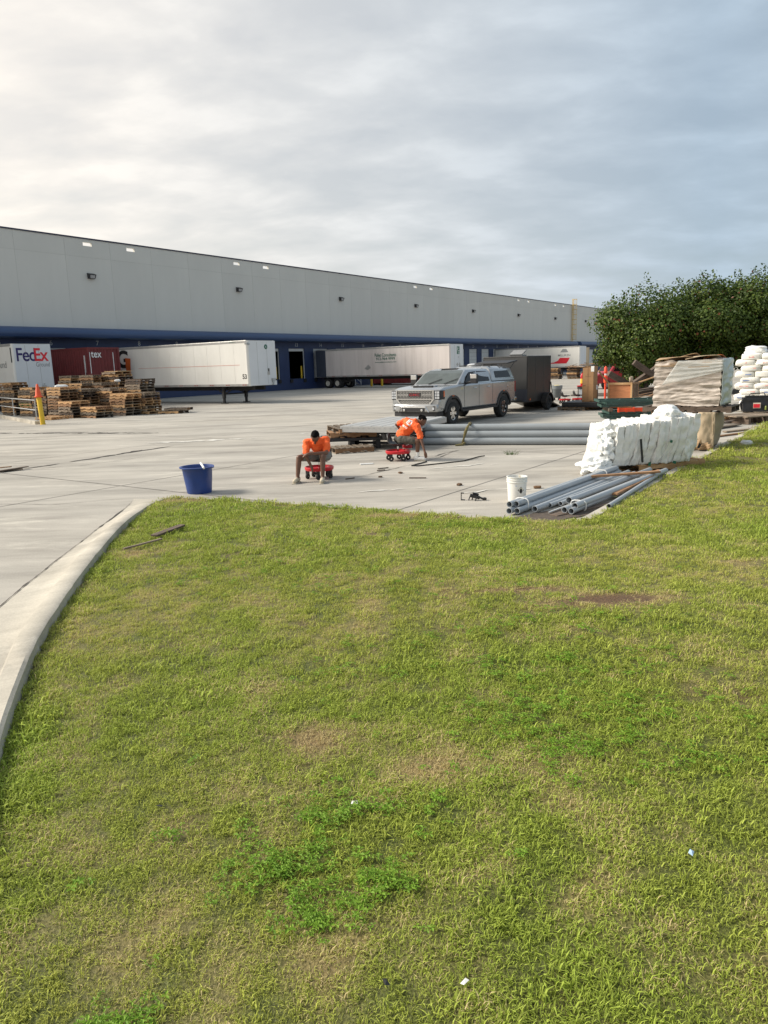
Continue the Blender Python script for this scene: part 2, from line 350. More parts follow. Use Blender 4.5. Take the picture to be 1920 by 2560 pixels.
stA = np.full(len(xf), .35); soA = np.zeros(len(xf)); luA = np.full(len(xf), .5)
stA[near], soA[near], luA[near] = lawn_attr(xf[near], yf[near])
idx = np.arange(len(xf)).reshape(sh); q4 = np.stack([idx[:-1, :-1], idx[:-1, 1:], idx[1:, 1:], idx[1:, :-1]], -1).reshape(-1, 4)
q4 = q4[keep[q4].all(1)]; used = np.unique(q4); rmap = -np.ones(len(xf), int); rmap[used] = np.arange(len(used))
me = bpy.data.meshes.new('lawn'); me.from_pydata(np.c_[xf, yf, zf][used].tolist(), [], rmap[q4].tolist()); me.shade_smooth()
at = me.attributes.new('gs', 'FLOAT_VECTOR', 'POINT'); at.data.foreach_set('vector', np.c_[stA, soA, luA][used].ravel().astype(np.float32))
def grass_mat(name, inst, weed=False):
    mt = bpy.data.materials.new(name); mt.use_nodes = True; nt = mt.node_tree; b = nt.nodes['Principled BSDF']; b.inputs['Roughness'].default_value = .6; b.inputs['Specular IOR Level'].default_value = .25
    a = nt.nodes.new('ShaderNodeAttribute'); a.attribute_name = 'gs'; a.attribute_type = 'INSTANCER' if inst else 'GEOMETRY'
    sp = nt.nodes.new('ShaderNodeSeparateXYZ'); nt.links.new(a.outputs['Vector'], sp.inputs[0])
    if inst:
        bl = nt.nodes.new('ShaderNodeAttribute'); bl.attribute_name = 'blade'; bl.attribute_type = 'GEOMETRY'; rnd = bl.outputs['Fac']
        if weed: green = mix(nt, rnd, (.13, .25, .02), (.23, .38, .035))
        else:
            green = mix(nt, sp.outputs[2], (.375, .39, .078), (.285, .37, .052)); green = mix(nt, 1.0, green, ramp(nt, rnd, [(0, .5), (1, 1.5)]), 'MULTIPLY')
            stf = ramp(nt, math_n(nt, 'SUBTRACT', math_n(nt, 'MULTIPLY', sp.outputs[0], 1.45), rnd), [(.0, 0), (.25, .9)])
            green = mix(nt, stf, green, mix(nt, rnd, (.66, .53, .28), (.54, .44, .22)))
        c = green
        tr = nt.nodes.new('ShaderNodeBsdfTranslucent'); nt.links.new(c, tr.inputs[0]); ms = nt.nodes.new('ShaderNodeMixShader'); ms.inputs[0].default_value = .3
        nt.links.new(b.outputs[0], ms.inputs[1]); nt.links.new(tr.outputs[0], ms.inputs[2]); nt.links.new(ms.outputs[0], nt.nodes['Material Output'].inputs[0])
    else:
        g = nt.nodes.new('ShaderNodeNewGeometry'); nz = nt.nodes.new('ShaderNodeTexNoise'); nz.inputs['Scale'].default_value = 60; nz.inputs['Detail'].default_value = 4; nt.links.new(g.outputs['Position'], nz.inputs[0])
        c = mix(nt, sp.outputs[0], (.085, .10, .022), (.26, .19, .08)); c = mix(nt, sp.outputs[1], c, (.12, .07, .035))
        c = mix(nt, 1.0, c, ramp(nt, nz.outputs['Fac'], [(.3, .55), (.7, 1.35)]), 'MULTIPLY')
        bp = nt.nodes.new('ShaderNodeBump'); bp.inputs['Strength'].default_value = .8; bp.inputs['Distance'].default_value = .02; nt.links.new(nz.outputs['Fac'], bp.inputs['Height']); nt.links.new(bp.outputs[0], b.inputs['Normal'])
    nt.links.new(c, b.inputs['Base Color']); return mt
me.materials.append(grass_mat('lawn_soil', False))
lawn = struct(bpy.data.objects.new('lawn', me)); COL.objects.link(lawn)
def tuft_mesh(name, nb, rad, h, w, lean, mat, weed=False):
    vs = []; fs = []; at = []
    for _ in range(nb):
        th = random.uniform(0, 6.283); r = rad*math.sqrt(random.random()); bx, by = r*math.cos(th), r*math.sin(th)
        d = random.uniform(0, 6.283); ln = h*random.uniform(.5, 1.25); le = random.uniform(.25, 1)*lean; ww = w*random.uniform(.7, 1.3)
        dx, dy = math.cos(d), math.sin(d); sx, sy = -dy*ww/2, dx*ww/2; c = random.random(); b0 = len(vs)
        if weed:
            z = ln; cx0, cy0 = bx+dx*le*ln*.6, by+dy*le*ln*.6
            for k in range(3):
                a = d+k*2.1+random.uniform(-.3, .3); ex, ey = math.cos(a), math.sin(a); l2 = ww*random.uniform(.8, 1.2); b1 = len(vs)
                vs += [(cx0, cy0, z), (cx0+ex*l2*.5-ey*l2*.28, cy0+ey*l2*.5+ex*l2*.28, z+l2*.15), (cx0+ex*l2, cy0+ey*l2, z-l2*.05), (cx0+ex*l2*.5+ey*l2*.28, cy0+ey*l2*.5-ex*l2*.28, z+l2*.15)]
                fs.append((b1, b1+1, b1+2, b1+3)); at += [c]*4
            continue
        for t, k in ((0, 1), (.55, .8)):
            px, py, pz = bx+dx*ln*le*t*t, by+dy*ln*le*t*t, ln*(t-(.35*le*t*t))
            vs += [(px-sx*k, py-sy*k, pz), (px+sx*k, py+sy*k, pz)]
        vs.append((bx+dx*ln*le, by+dy*ln*le, ln*max(.12, 1-.62*le))); at += [c]*5
        fs += [(b0, b0+1, b0+3, b0+2), (b0+2, b0+3, b0+4)]
    me = bpy.data.meshes.new(name); me.from_pydata(vs, [], fs); me.materials.append(mat)
    a = me.attributes.new('blade', 'FLOAT', 'POINT'); a.data.foreach_set('value', np.array(at, np.float32)); return me
m_blade = grass_mat('grass_blade', True); m_weed = grass_mat('weed_leaf', True, True)
def scatter(name, label, cat, pts, rot, scl, gs, meshes):
    tcol = bpy.data.collections.new(name+'_kinds')
    for i, tm in enumerate(meshes): tcol.objects.link(bpy.data.objects.new('%s_kind_%d' % (name, i), tm))
    me = bpy.data.meshes.new(name); me.from_pydata(pts.tolist(), [], [])
    for nm, ty, key, arr in (('rot', 'FLOAT_VECTOR', 'vector', rot), ('scl', 'FLOAT', 'value', scl), ('gs', 'FLOAT_VECTOR', 'vector', gs)):
        a = me.attributes.new(nm, ty, 'POINT'); a.data.foreach_set(key, np.ascontiguousarray(arr, np.float32).ravel())
    o = bpy.data.objects.new(name, me); COL.objects.link(o); o['label'] = label; o['category'] = cat; o['kind'] = 'stuff'
    ng = bpy.data.node_groups.new(name, 'GeometryNodeTree'); ng.interface.new_socket('Geometry', in_out='INPUT', socket_type='NodeSocketGeometry'); ng.interface.new_socket('Geometry', in_out='OUTPUT', socket_type='NodeSocketGeometry')
    n = ng.nodes.new; gi, go = n('NodeGroupInput'), n('NodeGroupOutput'); ip = n('GeometryNodeInstanceOnPoints'); ci = n('GeometryNodeCollectionInfo'); ci.inputs['Collection'].default_value = tcol
    ci.inputs['Separate Children'].default_value = True; ci.inputs['Reset Children'].default_value = True; ip.inputs['Pick Instance'].default_value = True
    def attr(nm, ty):
        a = n('GeometryNodeInputNamedAttribute'); a.data_type = ty; a.inputs['Name'].default_value = nm; return a.outputs['Attribute']
    rv = n('FunctionNodeRandomValue'); rv.data_type = 'INT'; rv.inputs[4].default_value = 0; rv.inputs[5].default_value = len(meshes)-1
    er = n('FunctionNodeEulerToRotation'); l = ng.links.new
    l(gi.outputs[0], ip.inputs['Points']); l(ci.outputs[0], ip.inputs['Instance']); l(attr('rot', 'FLOAT_VECTOR'), er.inputs[0]); l(er.outputs[0], ip.inputs['Rotation']); l(attr('scl', 'FLOAT'), ip.inputs['Scale']); l(rv.outputs[2], ip.inputs['Instance Index']); l(ip.outputs[0], go.inputs[0])
    md = o.modifiers.new('scatter', 'NODES'); md.node_group = ng; return o
def sample(r0, r1, dens, half=.72, xmax=1e9):
    A = half*2*(r1*r1-r0*r0)/2; n = int(A*dens); r = np.sqrt(rng.uniform(r0*r0, r1*r1, n)); th = rng.uniform(-half, half, n)
    x, y = r*np.sin(th), r*np.cos(th); k = inside(x, y); return x[k], y[k]
px, py, sc = [], [], []
for r0, r1, dn, s_ in ((.9, 2.4, 1250, .85), (2.4, 4.5, 1050, .9), (4.5, 7.5, 620, 1.1), (7.5, 11, 400, 1.3), (11, 16, 170, 1.7), (16, 27, 60, 2.4)):
    x, y = sample(r0, r1, dn); px.append(x); py.append(y); sc.append(np.full(len(x), s_))
px, py, sc = map(np.concatenate, (px, py, sc)); st, so, lu = lawn_attr(px, py)
kp = rng.random(len(px)) > so*.93; px, py, sc, st, so, lu = (a[kp] for a in (px, py, sc, st, so, lu))
ed = edist(px, py); pz = lawn_z(px, py, ed)+np.array([fbm(a*3, b*3, 2, 3)*.012 for a, b in zip(px, py)])-.002
k_ = len(px); rot = np.c_[rng.normal(0, .12, k_), rng.normal(0, .12, k_), rng.uniform(0, 6.28, k_)]
scl = sc*np.clip(rng.lognormal(-.08, .28, k_), .5, 1.9)*(.8+.45*lu)*np.where(ed < .25, 1.25, 1)*(1-.35*st)
scatter('grass', 'short mown green lawn grass with straw coloured patches', 'grass', np.c_[px, py, pz], rot, scl, np.c_[st, so, lu], [tuft_mesh('grass_tuft', 24, .048, .030, .0036, 1.1, m_blade) for _ in range(5)])
# leafy weeds in loose colonies
WD_ = [(-.50, 2.72, .24, .14, 55), (-.27, 2.45, .18, .1, 40), (-.24, 3.08, .2, .08, 34), (-.05, 2.62, .12, .07, 30), (-.9, 2.0, .14, .07, 30), (.72, 3.9, .4, .22, 50), (.95, 3.5, .35, .15, 40), (1.1, 4.5, .7, .3, 50), (.9, 5.2, 1.1, .3, 60), (-.1, 4.6, .5, .2, 14), (0, 3.0, 1.4, .9, 40), (.3, 6.4, 1.4, .5, 50), (1.5, 3.6, .7, .6, 80), (-1.3, 11.0, 1.2, .2, 60), (1.0, 9.4, 1.2, .3, 60), (-1.0, 7.4, 1.6, .8, 60)]
wx = np.concatenate([rng.normal(a, c*.6, n) for a, b, c, e, n in WD_]); wy = np.concatenate([rng.normal(b, e*.6, n) for a, b, c, e, n in WD_])
k = inside(wx, wy); wx, wy = wx[k], wy[k]; k_ = len(wx); wz = lawn_z(wx, wy)+np.array([fbm(a*3, b*3, 2, 3)*.012 for a, b in zip(wx, wy)])
scatter('weeds', 'low leafy bright green weeds growing in the lawn', 'weeds', np.c_[wx, wy, wz], np.c_[rng.normal(0, .1, k_), rng.normal(0, .1, k_), rng.uniform(0, 6.28, k_)], rng.uniform(.45, .95, k_), np.zeros((k_, 3)), [tuft_mesh('weed_tuft', 8, .06, .045, .022, .8, m_weed, True) for _ in range(4)])

# ================================================================ warehouse
m_wall = M('tilt_up_grey', (.60, .585, .54), .8, var=.04, scale=.35, bump=.06, bscale=25, rand=.02, stretch=(1, 1, .35), spec=.3)
m_blue = M('dock_blue', (.018, .036, .105), .55, var=.12, scale=.8, dirt=.35, dirtcol=(.012, .02, .05))
m_bluec = M('canopy_blue', (.03, .062, .145), .42, var=.1, scale=.5, stretch=(.3, 1, 1))
m_navy = M('navy_cap', (.018, .02, .05), .5)
m_seam = M('panel_joint', (.52, .507, .47), .9)
m_door = M('dock_door_white', (.6, .6, .58), .55, var=.06)
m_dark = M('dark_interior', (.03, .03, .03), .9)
m_rub = M('black_rubber', (.018, .018, .018), .8, var=.3)
m_yel = M('safety_yellow', (.72, .46, .02), .5, var=.12, scale=6, dirt=.3)
m_num = M('number_grey', (.42, .44, .46), .6)
m_stl = M('galvanised_steel', (.42, .43, .43), .45, .7, var=.15, scale=9)
wh = thing('warehouse', 'long grey concrete warehouse with blue dock wall and rounded blue canopy', 'warehouse', Q, RZ_D)
B0, PW = -18.59, 3.85
SCUP = {7, 8, 11, 12, 19, 20, 27, 28, 31, 32}; LIGHTS = {7, 11, 15, 19, 23, 27, 31, 35}; OPEN = {10, 12, 13}
pan = MB().b2(-PW/2+.006, PW/2-.006, 0, .2, 5.5, 10.785).mesh('wall_panel', m_wall)
up0 = MB().b2(-PW/2+.006, PW/2-.006, 0, .2, 10.81, 12.1).mesh('parapet_panel', m_wall)
u = MB(); w = .38
u.b2(-PW/2+.006, -w, 0, .2, 10.81, 12.1).b2(w, PW/2-.006, 0, .2, 10.81, 12.1).b2(-w, w, 0, .2, 10.81, 11.62).b2(-w, w, 0, .2, 11.88, 12.1)
up1 = u.mesh('parapet_panel', m_wall)
u = MB(); hw = 1.2
u.b2(-PW/2, -hw, 0, .25, 1.1, 5.5).b2(hw, PW/2, 0, .25, 1.1, 5.5).b2(-hw, hw, 0, .25, 4.13, 5.5).b2(-PW/2, PW/2, 0, .25, 0, 1.1)
u.b2(-PW/2, -hw-.05, -.012, 0, 1.06, 1.12).b2(hw+.05, PW/2, -.012, 0, 1.06, 1.12).b2(-PW/2, -hw-.05, -.008, 0, 2.28, 2.31).b2(hw+.05, PW/2, -.008, 0, 2.28, 2.31)
baym = u.mesh('dock_wall', m_blue)
dm = MB()
for k in range(6): dm.b2(-hw, hw, .1, .15, 1.1+k*.505+.008, 1.1+(k+1)*.505-.008)
doorm = dm.mesh('dock_door', m_door)
dopen = MB().b2(-hw, hw, .08, .2, 3.86, 4.12).b2(hw-.06, hw, .08, .16, 1.1, 3.86).mesh('dock_door', m_door)
bum = MB().b2(-.18, .18, -.13, 0, .72, 1.06).mesh('dock_bumper', m_rub)
guard = MB().lathe([(.085, 0), (.085, 1.2), (.05, 1.27), (0, 1.28)], 10, (hw-.28, .28, 1.11)).mesh('door_guard_post', m_yel)
lite = MB().b2(-.28, .28, -.12, 0, 9.25, 9.33).b2(-.28, -.22, -.3, -.12, 9.25, 9.6).add([(-.3, -.32, 9.55), (.3, -.32, 9.55), (.3, 0, 9.66), (-.3, 0, 9.66), (-.26, -.2, 9.25), (.26, -.2, 9.25), (.26, 0, 9.25), (-.26, 0, 9.25)], [(0, 1, 2, 3), (0, 4, 5, 1), (1, 5, 6, 2), (3, 7, 4, 0), (4, 7, 6, 5)]).mesh('wall_light', M('bronze_fixture', (.03, .028, .03), .5))
lens = MB().add([(-.2, -.305, 9.5), (.2, -.305, 9.5), (.2, -.215, 9.28), (-.2, -.215, 9.28)], [(0, 3, 2, 1)]).mesh('light_lens', M('lens_grey', (.4, .4, .4), .3))
def part(me, parent, x=0, y=0, z=0, name=None):
    o = bpy.data.objects.new(name or me.name, me); COL.objects.link(o); o.parent = parent; o.location = (x, y, z); return o
for k in range(-4, 38):
    num = 6+k; x = B0+k*PW
    part(pan, wh, x); part(up1 if num in SCUP else up0, wh, x)
    bw = part(baym, wh, x)
    if num in OPEN: part(dopen, bw); part(guard, bw)
    else: part(doorm, bw)
    part(bum, bw, -1.05); part(bum, bw, 1.05)
    if num > 0 and num < 36: [text('dock_digit', ch, m_num, bw, ((j-(len(str(num))-1)/2)*.26, -.006, 4.5), (R(90), 0, 0), h=.36, off=.01) for j, ch in enumerate(str(num))]
    if num in LIGHTS: lo = part(lite, wh, x); part(lens, lo)
X0, X1 = B0-4.5*PW, B0+37.5*PW
MB().b2(X0, X1, .010, .3, 5.52, 11.2).build('wall_core', m_seam, wh)
MB().b2(X0, X1, -.05, .25, 12.1, 12.2).build('parapet_cap', m_navy, wh)
MB().b2(X0, X1, .3, 90, 11.0, 11.3).b2(X0, X0+.3, .3, 90, 0, 11.0).b2(X1-.3, X1, .3, 90, 0, 11.0).b2(X0, X1, 89.7, 90, 0, 11).build('roof_and_rear_walls', m_wall, wh)
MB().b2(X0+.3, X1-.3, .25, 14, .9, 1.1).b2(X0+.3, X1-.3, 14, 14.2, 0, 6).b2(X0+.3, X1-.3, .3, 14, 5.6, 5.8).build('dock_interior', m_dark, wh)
LAD = 85.8
prof = [(0.0, 5.56)]+[(-.7-.75*math.sin(t*math.pi/2*1.0), 5.56-.45*(1-math.cos(t*math.pi/2))) for t in np.linspace(.15, 1, 8)]+[(-1.45, 5.0), (-1.36, 4.84), (-1.1, 4.76), (0, 4.76)]
for a0, a1 in ((X0, LAD-.3), (LAD+1.5, X1)):
    MB().prism(prof, 'x', a0, a1).build('canopy', m_bluec, wh, smooth=40, fixn=True)
lad = MB()
for x in (-.3, .3): lad.b2(x-.035, x+.035, -.22, -.15, 4.6, 13.2)
ladder = lad.build('ladder', M('ladder_yellow', (.62, .42, .10), .5), wh, loc=(LAD, 0, 0))
for k in range(28): MB().b2(-.3, .3, -.205, -.165, 4.8+k*.3, 4.83+k*.3).build('rung', MATS['ladder_yellow'], ladder)
for k in range(9):
    z = 5.9+k*.9; MB().tube([(.36*math.cos(t)*1.15, -.2-.75*math.sin(t), z) for t in np.linspace(0, math.pi, 12)], .025, 5).build('cage_hoop', MATS['ladder_yellow'], ladder)
for t in np.linspace(.25, math.pi-.25, 7): MB().b2(.41*math.cos(t)-.02, .41*math.cos(t)+.02, -.2-.75*math.sin(t)-.01, -.2-.75*math.sin(t)+.01, 5.9, 13.2).build('cage_bar', MATS['ladder_yellow'], ladder)
# ================================================================ trailers and containers at the docks
m_twhite = M('trailer_white', (.74, .72, .67), .5, var=.05, scale=.8, dirt=.22, dirtcol=(.45, .41, .35), stretch=(1, 1, .3))
m_tgrime = M('trailer_grimy_white', (.66, .60, .57), .6, var=.08, scale=.7, dirt=.45, dirtcol=(.36, .31, .28), stretch=(2, 2, .18))
m_tnose = M('trailer_nose_shaded_white', (.66, .67, .68), .5, var=.04, scale=.8, dirt=.15, dirtcol=(.45, .44, .42))  # white greyed and cooled: shade on the nose faces put into the colour
m_alu = M('aluminium_rail', (.42, .41, .39), .45, .4, var=.15, scale=2, dirt=.3)
m_chas = M('chassis_black', (.022, .021, .02), .7, var=.3)
m_tyre = M('tyre', (.02, .02, .02), .85, var=.25, scale=8, bump=.3, bscale=60)
m_hub = M('white_hub', (.55, .52, .46), .5, dirt=.3, scale=6)
m_red = M('marker_red', (.35, .03, .02), .4)
m_ink = M('ink_black', (.015, .015, .015), .6); m_navyt = M('ink_purple', (.025, .015, .11), .5); m_redt = M('ink_red', (.68, .015, .03), .5); m_grey_t = M('ink_grey', (.2, .2, .2), .6); m_green_t = M('ink_green', (.01, .11, .065), .5); m_white_t = M('ink_white', (.75, .75, .73), .5); m_or_t = M('ink_orange', (.62, .13, .03), .5)
SIDE = (R(90), 0, 0); NOSE = (R(90), 0, R(90))
def wheel(name, parent, c, r=.5, w=.26, hub=None, seg=22):
    prof = [(r*.55, -w/2), (r*.9, -w/2), (r, -w/2+.05), (r, w/2-.05), (r*.9, w/2), (r*.55, w/2)]
    t = MB().lathe(prof, seg, c, 'y', closed=True).build(name, m_tyre, parent, smooth=40, fixn=True)
    h = MB().lathe([(0, -w*.25), (r*.18, -w*.42), (r*.2, -w*.3), (r*.42, -w*.2), (r*.5, -w*.42), (r*.56, -w*.44), (r*.56, w*.4), (0, w*.4)], seg, c, 'y').build('rim', hub or m_hub, t, smooth=40, fixn=True)
    return t
def trailer(label, ac, nose, Lg, zt, side_mat, gear=True, wheels=True, group='semi trailers backed into the docks'):
    t = thing('semi_trailer', label, 'trailer', WD(ac, nose), RZ_N, group)
    zb = 1.12; hy = 1.3
    MB().b2(-Lg, -.14, -hy, hy, zb+.14, zt-.16).build('box_body', side_mat, t)
    sm = MB(); n = int(Lg/1.22)
    for i in range(1, n): x = -Lg+i*Lg/n; sm.b2(x-.012, x+.012, -hy-.006, -hy, zb+.16, zt-.18)
    sm.build('side_seams', side_mat, t)
    MB().b2(-Lg, -.1, -hy-.012, hy+.012, zt-.16, zt-.02).b2(-Lg, -.12, -hy+.03, hy-.03, zt-.02, zt+.005).build('top_rail', m_alu, t, bevel=.02)
    br = MB().b2(-Lg, -.1, -hy-.015, hy+.015, zb, zb+.14).build('bottom_rail', m_alu, t)
    for i in range(int(Lg/1.5)):
        x = -.6-i*1.5; MB().b2(x, x+.14, -hy-.024, -hy-.015, zb+.06, zb+.1).b2(x+.22, x+.34, -hy-.024, -hy-.015, zb+.06, zb+.1).build('marker_strip', m_red, br)
    nf = MB().b2(-.14, 0, -hy+.12, hy-.12, zb+.02, zt-.03).build('nose_panel', m_tnose, t)
    for y in (-.45, .42): MB().b2(0, .006, y-.008, y+.008, zb+.1, zt-.1).build('nose_seam', m_alu, nf)
    for s in (-1, 1): MB().lathe([(.14, zb), (.14, zt-.02), (0, zt-.01)], 14, (-.14, s*(hy-.13), 0)).build('corner_post', m_tnose if s > 0 else side_mat, t, smooth=50)
    MB().b2(-Lg+.3, -.4, -.55, -.4, zb-.28, zb).b2(-Lg+.3, -.4, .4, .55, zb-.28, zb).build('frame_rails', m_chas, t)
    if gear:
        for s in (-1, 1):
            lg = MB().b2(-2.75, -2.58, s*1.0-.09, s*1.0+.09, .35, zb).b2(-2.73, -2.6, s*1.0-.065, s*1.0+.065, .05, .35).b2(-2.86, -2.46, s*1.0-.16, s*1.0+.16, 0, .05)
            lg.tube([(-2.66, s*1.0, .75), (-2.66, s*.62, zb-.1)], .04, 6).tube([(-2.66, s*1.0, .62), (-3.6, s*.9, zb-.05)], .035, 6).tube([(-2.66, s*1.0, .62), (-1.7, s*.9, zb-.05)], .035, 6)
            lg.build('landing_leg', m_chas, t)
        MB().tube([(-2.66, -1, .62), (-2.66, 1, .62)], .045, 6).tube([(-2.66, -1, .62), (-2.66, 0, .95)], .035, 6).tube([(-2.66, 1, .62), (-2.66, 0, .95)], .035, 6).build('leg_brace', m_chas, t)
    if wheels:
        for x in (-Lg+1.35, -Lg+2.6):
            for y in (-1.12, -.82, .82, 1.12): wheel('wheel', t, (x, y, .5))
            MB().tube([(x, -1.0, .5), (x, 1.0, .5)], .07, 8).build('axle', m_chas, t)
        MB().b2(-Lg+.7, -Lg+3.3, -.7, .7, .62, 1.0).build('bogie', m_chas, t)
    return t
# the trailer with the purple and red lettering at the left edge
t = trailer('white trailer at left edge with purple and red lettering on its nose', -23.8, 6.3, 6.1, 4.14, m_twhite)
text('lettering', 'Fed', m_navyt, t, (.006, -.42, 3.47), NOSE, w=1.26, h=.82, off=.016, spacing=.92)
text('lettering', 'Ex', m_redt, t, (.0065, .58, 3.47), NOSE, w=.94, h=.80, off=.02, spacing=.95)
text('lettering', 'Ground', m_grey_t, t, (.006, .62, 2.86), NOSE, w=.92, h=.27)
text('lettering', 'Ground', m_grey_t, t, (-1.6, -1.312, 2.9), SIDE, w=1.6, h=.42)
MB().b2(0, .05, .45, .68, 1.42, 1.56).b2(0, .04, .52, .6, 1.6, 1.68).build('hose_coupling', m_stl, t)
MB().b2(-.2, -.1, -1.318, -1.3, 3.0, 3.9).build('black_stripe', m_ink, t)
# the long white trailer standing on its landing legs
t = trailer('long white trailer on black landing legs with thin red line and 53 on its side', -15.0, 17.55, 16.1, 3.95, m_twhite)
MB().b2(-10.8, -.75, -1.309, -1.3, 2.435, 2.458).build('red_line', M('faded_red', (.58, .25, .21), .6), t)
text('lettering', '53', m_ink, t, (-.38, -1.309, 1.72), SIDE, h=.3, off=.02)
text('lettering', 'G', m_ink, t, (-12.5, -1.309, 3.14), SIDE, w=1.3, h=1.25, off=.03)
MB().prism([(-12.2, 3.22), (-11.6, 3.17), (-11.72, 2.1), (-12.2, 2.1)], 'y', -1.314, -1.311).build('orange_letter', m_or_t, t)
MB().lathe([(.15, 0), (.15, .008), (0, .009)], 18, (0, .35, 3.55), 'x').build('round_badge', m_green_t, t)
text('lettering', 'A', m_white_t, t, (.012, .35, 3.55), NOSE, h=.13)
MB().b2(0, .03, .42, .56, 1.98, 2.2).b2(0, .02, .38, .6, 1.78, 1.98).build('document_box', m_alu, t)
MB().b2(.03, .034, .44, .54, 2.0, 2.18).build('document_slot', m_ink, t)
MB().b2(0, .1, .72, 1.02, 1.42, 1.56).lathe([(.1, 0), (.1, .07), (0, .08)], 12, (0, .86, 1.36), 'x').tube([(.05, .86, 1.4), (.12, .8, 1.22), (.03, .78, 1.14)], .03, 6).build('gladhand_box', m_stl, t)
MB().lathe([(.05, 0), (.05, .03), (0, .035)], 10, (0, 1.16, 1.46), 'x').build('gladhand', m_ink, t)
MB().b2(-.2, 0, -1.33, -1.12, 3.7, 3.8).tube([(-.1, -1.34, 3.78), (-.02, -1.2, 3.66), (.05, -1.1, 3.72)], .035, 6).build('roof_bracket', m_stl, t)
text('lettering', 'UTILITY', m_green_t, t, (-1.25, -1.32, 3.87), SIDE, w=.6, h=.07)
# the grimy trailer with green lettering
t = trailer('grimy white trailer with green phone number lettering and its dark rear door swung open', 12.24, 16.55, 16.1, 3.95, m_tgrime, gear=True)
for s_, zz, w_, h_ in (('Pallet Consultants', 3.18, 2.55, .33), ('912-964-9999', 2.82, 2.25, .26), ('www.palletconsultants.com', 2.48, 2.55, .16)):
    text('lettering', s_, m_green_t, t, (-7.3, -1.309, zz), SIDE, w=w_, h=h_, off=.012)
MB().b2(0, .008, .0, .5, 3.02, 3.72).build('green_panel', m_green_t, t)
text('lettering', 'P', m_white_t, t, (.012, .17, 3.48), NOSE, h=.3, off=.02); text('lettering', 'C', m_white_t, t, (.012, .32, 3.22), NOSE, h=.3, off=.02)
text('lettering', '20', m_grey_t, t, (.008, .25, 2.75), NOSE, h=.13)
for y in (.05, .5): MB().add([(.008, y, 1.85), (.008, y+.2, 2.05), (.008, y, 2.25), (.008, y-.2, 2.05)], [(0, 1, 2, 3)]).build('placard_holder', m_alu, t)
MB().add([(-9.9, -1.31, 1.9), (-9.4, -1.31, 2.3), (-9.1, -1.31, 2.0), (-9.5, -1.31, 1.75)], [(0, 3, 2, 1)]).build('placard_scar', m_alu, t)
MB().b2(-16.1, -14.85, -1.38, -1.325, 1.16, 3.86).build('open_rear_door', M('door_slate', (.05, .06, .085), .6), t)
MB().b2(-16.3, -16.12, -1.34, -1.28, 1.12, 3.9).build('rear_door_frame', m_alu, t)
# the far trailer with grey mark and red swoosh
t = trailer('white trailer with grey mountain mark and red swoosh beyond the black cargo trailer', 55.3, 13.3, 14.6, 4.1, m_twhite)
MB().prism([(-2.95, 3.28), (-1.75, 3.28), (-2.05, 3.74), (-2.6, 3.74)], 'y', -1.308, -1.304).build('grey_mark', M('mark_grey', (.27, .28, .28), .6), t)
text('lettering', 'MILLIKEN', m_grey_t, t, (-2.35, -1.308, 2.86), SIDE, w=1.85, h=.3, off=.01)
MB().prism([(-1.5, 2.5), (-3.0, 2.5), (-3.3, 2.1), (-3.8, 1.9), (-4.6, 1.78), (-4.6, 1.7), (-2.0, 1.7), (-1.7, 2.1)], 'y', -1.308, -1.304).build('red_swoosh', m_redt, t)
MB().b2(-14.6, -13.3, -1.4, -1.34, 1.2, 4.0).build('open_rear_door', M('door_grey', (.2, .2, .2), .6), t)
text('lettering', '1935', m_ink, t, (-13.95, -1.406, 3.1), SIDE, w=1.0, h=.38, off=.02)
